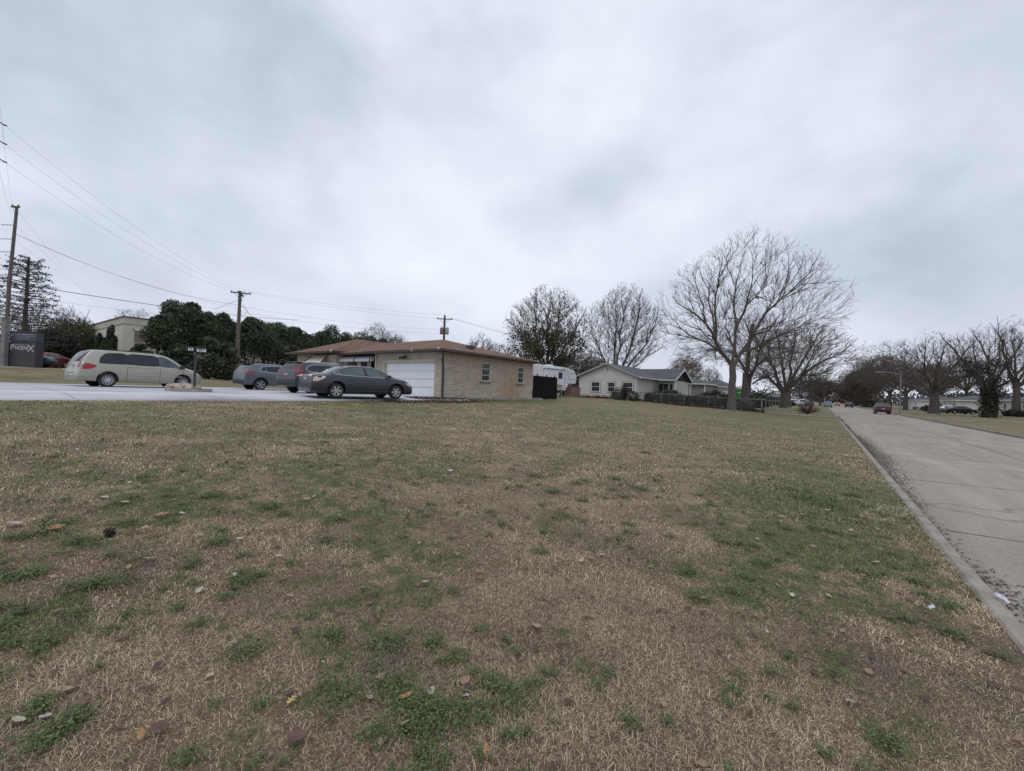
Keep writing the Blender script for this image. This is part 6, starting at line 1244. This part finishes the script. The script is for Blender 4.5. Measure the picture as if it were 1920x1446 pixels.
# dark grey sedan
P_SED = paint('dark_grey_paint', (.038, .041, .056), .2, .28, .008)
SED = [(0, .36, .52, .66, .58, .60, .60), (.025, .28, .64, .83, .68, .76, .71), (.08, .25, .88, .87, .94, .79, .98), (.35, .23, .93, .89, .98, .80, 1.03), (.75, .21, .96, .90, 1.03, .78, 1.09), (1.45, .20, .97, .905, 1.33, .62, 1.39), (2.1, .19, .96, .905, 1.41, .60, 1.465), (2.7, .19, .94, .905, 1.39, .60, 1.455), (3.1, .19, .93, .90, 1.28, .62, 1.36), (3.85, .20, .90, .90, .96, .78, 1.0), (4.3, .21, .82, .89, .88, .74, .93), (4.65, .22, .66, .80, .72, .64, .78), (4.78, .24, .52, .68, .58, .54, .62), (4.83, .30, .44, .52, .48, .44, .52)]
def sed_parts(root, cs, side, patch, line):
    side([(1.15, 1.035), (1.3, 1.22), (1.7, 1.33), (2.9, 1.30), (3.1, 1.05), (2.4, 1.0)], .0035, M['black'], 'pillar_trim')
    side([(.07, .70), (.10, .88), (.36, .95), (.56, .93), (.60, .88), (.42, .78), (.22, .70)], .010, M['pinklamp'], 'tail_lamp')
    patch(.06, .13, .55, .98, M['pinklamp'], 'tail_lamp', .012, nx=4, nf=4); patch(.06, .13, -.98, -.55, M['pinklamp'], 'tail_lamp', .012, nx=4, nf=4)
    box_part('licence_plate', M['plate'], root, (.035, .055, -.16, .16, .68, .84)); box_part('boot_trim', M['chrome'], root, (.065, .085, -.22, .22, .865, .885)); box_part('bumper_gap', M['black'], root, (.03, .06, -.66, .66, .60, .612), bevel=0)
    line([(2.30, .22), (2.26, .60), (2.34, .93)], .006, M['black'], 'door_gap'); line([(3.42, .24), (3.46, .6), (3.42, .91)], .006, M['black'], 'door_gap'); line([(1.42, .62), (1.22, .88)], .006, M['black'], 'door_gap')
    line([(1.45, .33), (3.55, .33)], .012, P_SED, 'sill_moulding')
    for x in (1.55, 2.52): line([(x, .80), (x + .22, .80)], .018, P_SED, 'door_handle', .012)
    line([(.98, 1.03), (.95, 1.10), (1.20, 1.26), (1.60, 1.36)], .012, M['chrome'], 'window_trim', .008); line([(.98, 1.03), (1.6, .985), (2.6, .965), (3.45, .945)], .012, M['chrome'], 'window_trim', .006)
    for sg in (-1, 1): box_part('side_mirror', P_SED, root, (3.30, 3.48, min(sg * .89, sg * 1.08), max(sg * .89, sg * 1.08), .96, 1.10), bevel=.05)
    side([(4.28, .74), (4.30, .84), (4.55, .72), (4.68, .58), (4.5, .62)], .008, M['clearlamp'], 'headlight')
sed = car('sedan', SED, (1.07, 3.845), .325, .385, P_SED, 'dark grey sedan parked nearest with its nose towards the white garage door', glass='glass2', wsh=(3.15, 3.80), rgl=(.78, 1.42), rimk=6,
    side_windows=(([(1.02, 1.04), (1.02, 1.11), (1.26, 1.24), (1.26, 1.02)], 'glass2'), ([(1.31, 1.02), (1.31, 1.26), (1.65, 1.345), (2.22, 1.375), (2.34, .99)], 'glass2'), ([(2.44, .985), (2.36, 1.375), (2.75, 1.355), (3.05, 1.24), (3.44, .985)], 'glass2')), parts=sed_parts)
place(sed, 630, 18.3, 47, (1.07,), .76, -.60)

# charcoal crossover behind the sedan
P_CRV = paint('graphite_paint', (.040, .047, .058), .2, .28, .008)
SUV = [(0, .46, .62, .72, .66, .64, .68), (.025, .40, .72, .87, .76, .78, .79), (.07, .36, .98, .89, 1.03, .81, 1.07), (.12, .34, 1.08, .90, 1.14, .81, 1.19), (.44, .32, 1.11, .91, 1.50, .71, 1.58), (.80, .30, 1.11, .915, 1.57, .69, 1.655), (1.8, .28, 1.07, .915, 1.58, .68, 1.675), (2.5, .28, 1.04, .915, 1.53, .66, 1.63), (2.95, .28, 1.03, .91, 1.42, .66, 1.51), (3.65, .29, 1.0, .91, 1.06, .78, 1.11), (4.1, .30, .92, .89, .98, .76, 1.03), (4.38, .33, .76, .80, .82, .66, .86), (4.50, .38, .60, .68, .64, .54, .68), (4.55, .44, .54, .54, .56, .46, .60)]
def crv_parts(root, cs, side, patch, line):
    side([(.12, .92), (.14, 1.12), (.26, 1.34), (.40, 1.50), (.48, 1.50), (.34, 1.24), (.40, 1.08), (.50, .98), (.34, .94)], .010, M['redlamp'], 'tail_lamp', smooth=2); side([(.10, .88), (.12, .93), (.40, .955), (.56, .96), (.50, .91)], .013, M['clearlamp'], 'reverse_lamp', smooth=1)
    patch(.085, .15, .74, .99, M['redlamp'], 'tail_lamp', .012, nx=4, nf=4); patch(.085, .15, -.99, -.74, M['redlamp'], 'tail_lamp', .012, nx=4, nf=4)
    box_part('licence_plate', M['plate2'], root, (.045, .065, -.18, .18, .84, 1.0)); box_part('tailgate_trim', M['chrome'], root, (.065, .085, -.30, .30, 1.035, 1.05)); box_part('rear_spoiler', P_CRV, root, (.36, .62, -.62, .62, 1.585, 1.615), bevel=.012)
    line([(.62, 1.22), (.78, 1.12), (1.3, 1.09), (2.4, 1.06), (3.2, 1.04)], .014, M['chrome'], 'window_trim', .007); line([(.62, 1.22), (.74, 1.38), (1.05, 1.50), (1.9, 1.53), (2.55, 1.48), (3.05, 1.30)], .014, M['chrome'], 'window_trim', .007)
    line([(2.16, .4), (2.14, 1.06)], .006, M['black'], 'door_gap'); line([(1.32, .7), (1.16, 1.05)], .006, M['black'], 'door_gap')
    for sg in (-1, 1): box_part('side_mirror', P_CRV, root, (3.02, 3.22, min(sg * .90, sg * 1.12), max(sg * .90, sg * 1.12), 1.04, 1.22), bevel=.05); box_part('roof_rail', M['chrome'], root, (.8, 2.7, sg * .64 - .018, sg * .64 + .018, 1.625, 1.665), bevel=.01)
    side([(3.98, .80), (3.96, .94), (4.22, .86), (4.38, .70), (4.2, .72)], .008, M['clearlamp'], 'headlight'); box_part('rear_valance', M['black'], root, (-.01, .12, -.74, .74, .40, .56), bevel=.03)
SW = (([(.68, 1.22), (.80, 1.36), (1.08, 1.47), (1.16, 1.47), (1.16, 1.12), (.84, 1.15)], 'glass'), ([(1.20, 1.12), (1.20, 1.475), (1.90, 1.50), (2.10, 1.49), (2.10, 1.08)], 'glass'), ([(2.17, 1.08), (2.17, 1.48), (2.55, 1.44), (3.12, 1.08)], 'glass'))
crv = car('crossover', SUV, (.95, 3.57), .345, .405, P_CRV, 'charcoal crossover with tall red tail lamps parked left of the dark sedan', wsh=(3.0, 3.60), rgl=(.135, .43), side_windows=SW, parts=crv_parts, rimk=5)
place(crv, 583, 22.2, 33, (.95,), .80, -.53)
P_QQ = paint('blue_grey_paint', (.105, .118, .150), .3, .32, .05)
def qq_parts(root, cs, side, patch, line):
    side([(.12, .98), (.14, 1.10), (.40, 1.14), (.74, 1.13), (.50, 1.03), (.30, .98)], .010, M['redlamp'], 'tail_lamp', smooth=2); patch(.085, .16, .60, .99, M['redlamp'], 'tail_lamp', .012, nx=4, nf=4); patch(.085, .16, -.99, -.60, M['redlamp'], 'tail_lamp', .012, nx=4, nf=4)
    box_part('licence_plate', M['plate'], root, (.045, .065, -.17, .17, .80, .95)); box_part('rear_spoiler', M['black'], root, (.34, .66, -.60, .60, 1.585, 1.62), bevel=.012)
    line([(.86, 1.28), (.98, 1.16), (1.4, 1.11), (2.4, 1.07), (3.2, 1.04)], .012, M['chrome'], 'window_trim', .007); line([(.86, 1.28), (1.1, 1.46), (1.9, 1.52), (2.55, 1.47)], .012, M['chrome'], 'window_trim', .007)
    line([(1.30, .75), (1.18, 1.08)], .006, M['black'], 'door_gap'); line([(2.16, .4), (2.14, 1.06)], .006, M['black'], 'door_gap'); line([(1.36, .88), (1.56, .89)], .018, P_QQ, 'door_handle', .012)
    box_part('rear_valance', M['black'], root, (-.012, .30, -.78, .78, .36, .60), bevel=.04)
    for sg in (-1, 1): box_part('side_mirror', P_QQ, root, (3.02, 3.22, min(sg * .90, sg * 1.12), max(sg * .90, sg * 1.12), 1.04, 1.20), bevel=.05)
    for wx in (.95, 3.57): line([(wx + .43 * math.cos(t), .345 + .43 * math.sin(t)) for t in [k * PI / 12 for k in range(13)]], .024, M['black'], 'arch_trim', .0)
qq = car('crossover', [(a, b, c, d, e, f, g_ - (.03 if g_ > 1.3 else 0)) for a, b, c, d, e, f, g_ in SUV], (.95, 3.57), .345, .405, P_QQ, 'blue grey crossover parked farthest back beside the charcoal crossover', wsh=(3.0, 3.60), rgl=(.135, .43), rimk=5,
    side_windows=(([(.92, 1.28), (1.12, 1.42), (1.22, 1.43), (1.22, 1.15), (1.02, 1.18)], 'glass'), ([(1.26, 1.14), (1.26, 1.44), (1.90, 1.48), (2.10, 1.47), (2.10, 1.09)], 'glass'), ([(2.17, 1.09), (2.17, 1.47), (2.55, 1.42), (3.10, 1.08)], 'glass')), parts=qq_parts)
place(qq, 488, 26.0, 38, (.95,), .80, -.53)

# cars farther away: the same bodies in their own paint, simpler
def far_car(label, kind, col, px, z, head, gz_=None, lit=False, name=None, lamp='redlamp'):
    St, wl, W_ = {'suv': (SUV, (.95, 3.57), SW), 'sedan': (SED, (1.07, 3.845), (([(1.31, 1.02), (1.31, 1.26), (1.65, 1.345), (2.22, 1.375), (2.34, .99)], 'glass'), ([(2.44, .985), (2.36, 1.375), (2.75, 1.355), (3.05, 1.24), (3.44, .985)], 'glass'))), 'van': (VAN, (1.08, 4.11), (([(.9, 1.14), (1.05, 1.58), (3.0, 1.58), (3.0, 1.12)], 'glass'), ([(3.06, 1.12), (3.06, 1.57), (3.42, 1.49), (4.02, 1.09)], 'glass')))}[kind]
    def pp(root, cs, side, patch, line):
        m = M[lamp]
        if lit:
            m, t, b = newmat('lit_brake_lamp'); b.inputs['Base Color'].default_value = (.6, .02, .01, 1); b.inputs['Emission Color'].default_value = (1, .10, .05, 1); b.inputs['Emission Strength'].default_value = 6
        h = (.86, 1.12) if kind != 'sedan' else (.72, .9); box_part('tail_lamp', m, root, (-.0 + .06, .16, -.86, -.62, h[0], h[1])); box_part('tail_lamp', m, root, (.06, .16, .62, .86, h[0], h[1])); box_part('licence_plate', M['plate'], root, (.02, .05, -.17, .17, .72, .86))
        L_ = cs.L; box_part('headlight', M['clearlamp'], root, (L_ - .28, L_ - .10, -.72, -.46, .58, .70)); box_part('headlight', M['clearlamp'], root, (L_ - .28, L_ - .10, .46, .72, .58, .70)); box_part('bumper', M['black'], root, (L_ - .12, L_ + .01, -.62, .62, .32, .46), bevel=.03)
        for sg in (-1, 1): box_part('side_mirror', M['black'], root, (3.2, 3.36, min(sg * .89, sg * 1.07), max(sg * .89, sg * 1.07), 1.0, 1.13), bevel=.04)
    c = car(name or {'suv': 'crossover', 'sedan': 'sedan', 'van': 'minivan'}[kind], St, wl, .34, .40, paint('car_paint', col, .45, .35, .05), label, wsh={'suv': (3.0, 3.6), 'sedan': (3.15, 3.8), 'van': (3.55, 4.2)}[kind], rgl={'suv': (.135, .43), 'sedan': (.78, 1.42), 'van': (.17, .49)}[kind], side_windows=W_, parts=pp, detail=False)
    return place(c, px, z, head, wl, .8, gz_)
SZ = -1.61; HS = 36.2
far_car('maroon car driving away in the right lane of the street', 'suv', (.05, .010, .018), 1669, 63, HS, SZ)
far_car('black car parked far down the right kerb', 'suv', (.012, .012, .014), 1599, 122, HS, SZ)
far_car('teal blue car parked on the left side far down the street', 'suv', (.10, .19, .23), 1560, 108, HS, SZ)
far_car('far car with lit red brake lamps in the middle of the street', 'sedan', (.25, .10, .09), 1575, 158, HS, SZ, lit=True)
far_car('black sedan parked across the lawn of the light blue house', 'sedan', (.022, .022, .028), 1790, 76, 100)
far_car('white car mostly hidden behind the many limbed tree', 'sedan', (.65, .66, .68), 1768, 84, 110)
far_car('black pickup like van with light side windows beside the vase shaped tree', 'van', (.014, .016, .018), 1447, 72, 95)
far_car('white car parked beyond the vase shaped tree', 'suv', (.62, .64, .66), 1482, 108, 90)
far_car('second white car right of the vase shaped tree', 'van', (.60, .62, .64), 1502, 118, 70)
far_car('grey car parked on a driveway near the far left lamp post', 'suv', (.10, .115, .11), 1514, 112, 60)
far_car('red car parked on the higher road behind the minivan', 'sedan', (.16, .015, .025), 84, 42, 168)
far_car('dark blue car parked at the left edge beside the monument sign', 'suv', (.02, .035, .055), -14, 36.5, 60)
def yellow_box():
    x, y = XY(1436, 71); a = empty('yellow_machine', (x, y, G(x, y)), 0, 'yellow box shaped machine beside the black vehicle', 'machine'); m = mat('yellow_enamel', (.50, .36, .08), (.40, .28, .06), 6, .5); b = MB(); b.box(-.6, .6, -.35, .35, .55, 1.25); b.build('body', m, a, bevel=.05); b = MB(); b.box(-.5, .5, -.3, .3, .3, .545); b.build('frame', M['dmetal'], a)
    for u in (-.4, .4): t = MB(); t.lathe([(-.08, .06), (-.08, .26), (.08, .26), (.08, .06)], 14, Mx(u, -.4, .26)); t.build('wheel', M['rubber'], a)
yellow_box()

# every thing's Empty sits at the foot of what it carries
bpy.context.view_layer.update()
for o in [o for o in S.objects if o.type == 'EMPTY' and o.parent is None and o.get('category') in ('house', 'building', 'fence')]:
    P = [c.matrix_world @ Vector(q) for c in o.children if c.type == 'MESH' for q in c.bound_box]
    if not P: continue
    c0 = Vector(((min(p.x for p in P) + max(p.x for p in P)) / 2, (min(p.y for p in P) + max(p.y for p in P)) / 2, 0)); c0.z = G(c0.x, c0.y)
    d = o.matrix_world.to_3x3().inverted() @ (c0 - o.location); o.location = c0
    for c in o.children: c.location = Vector(c.location) - d
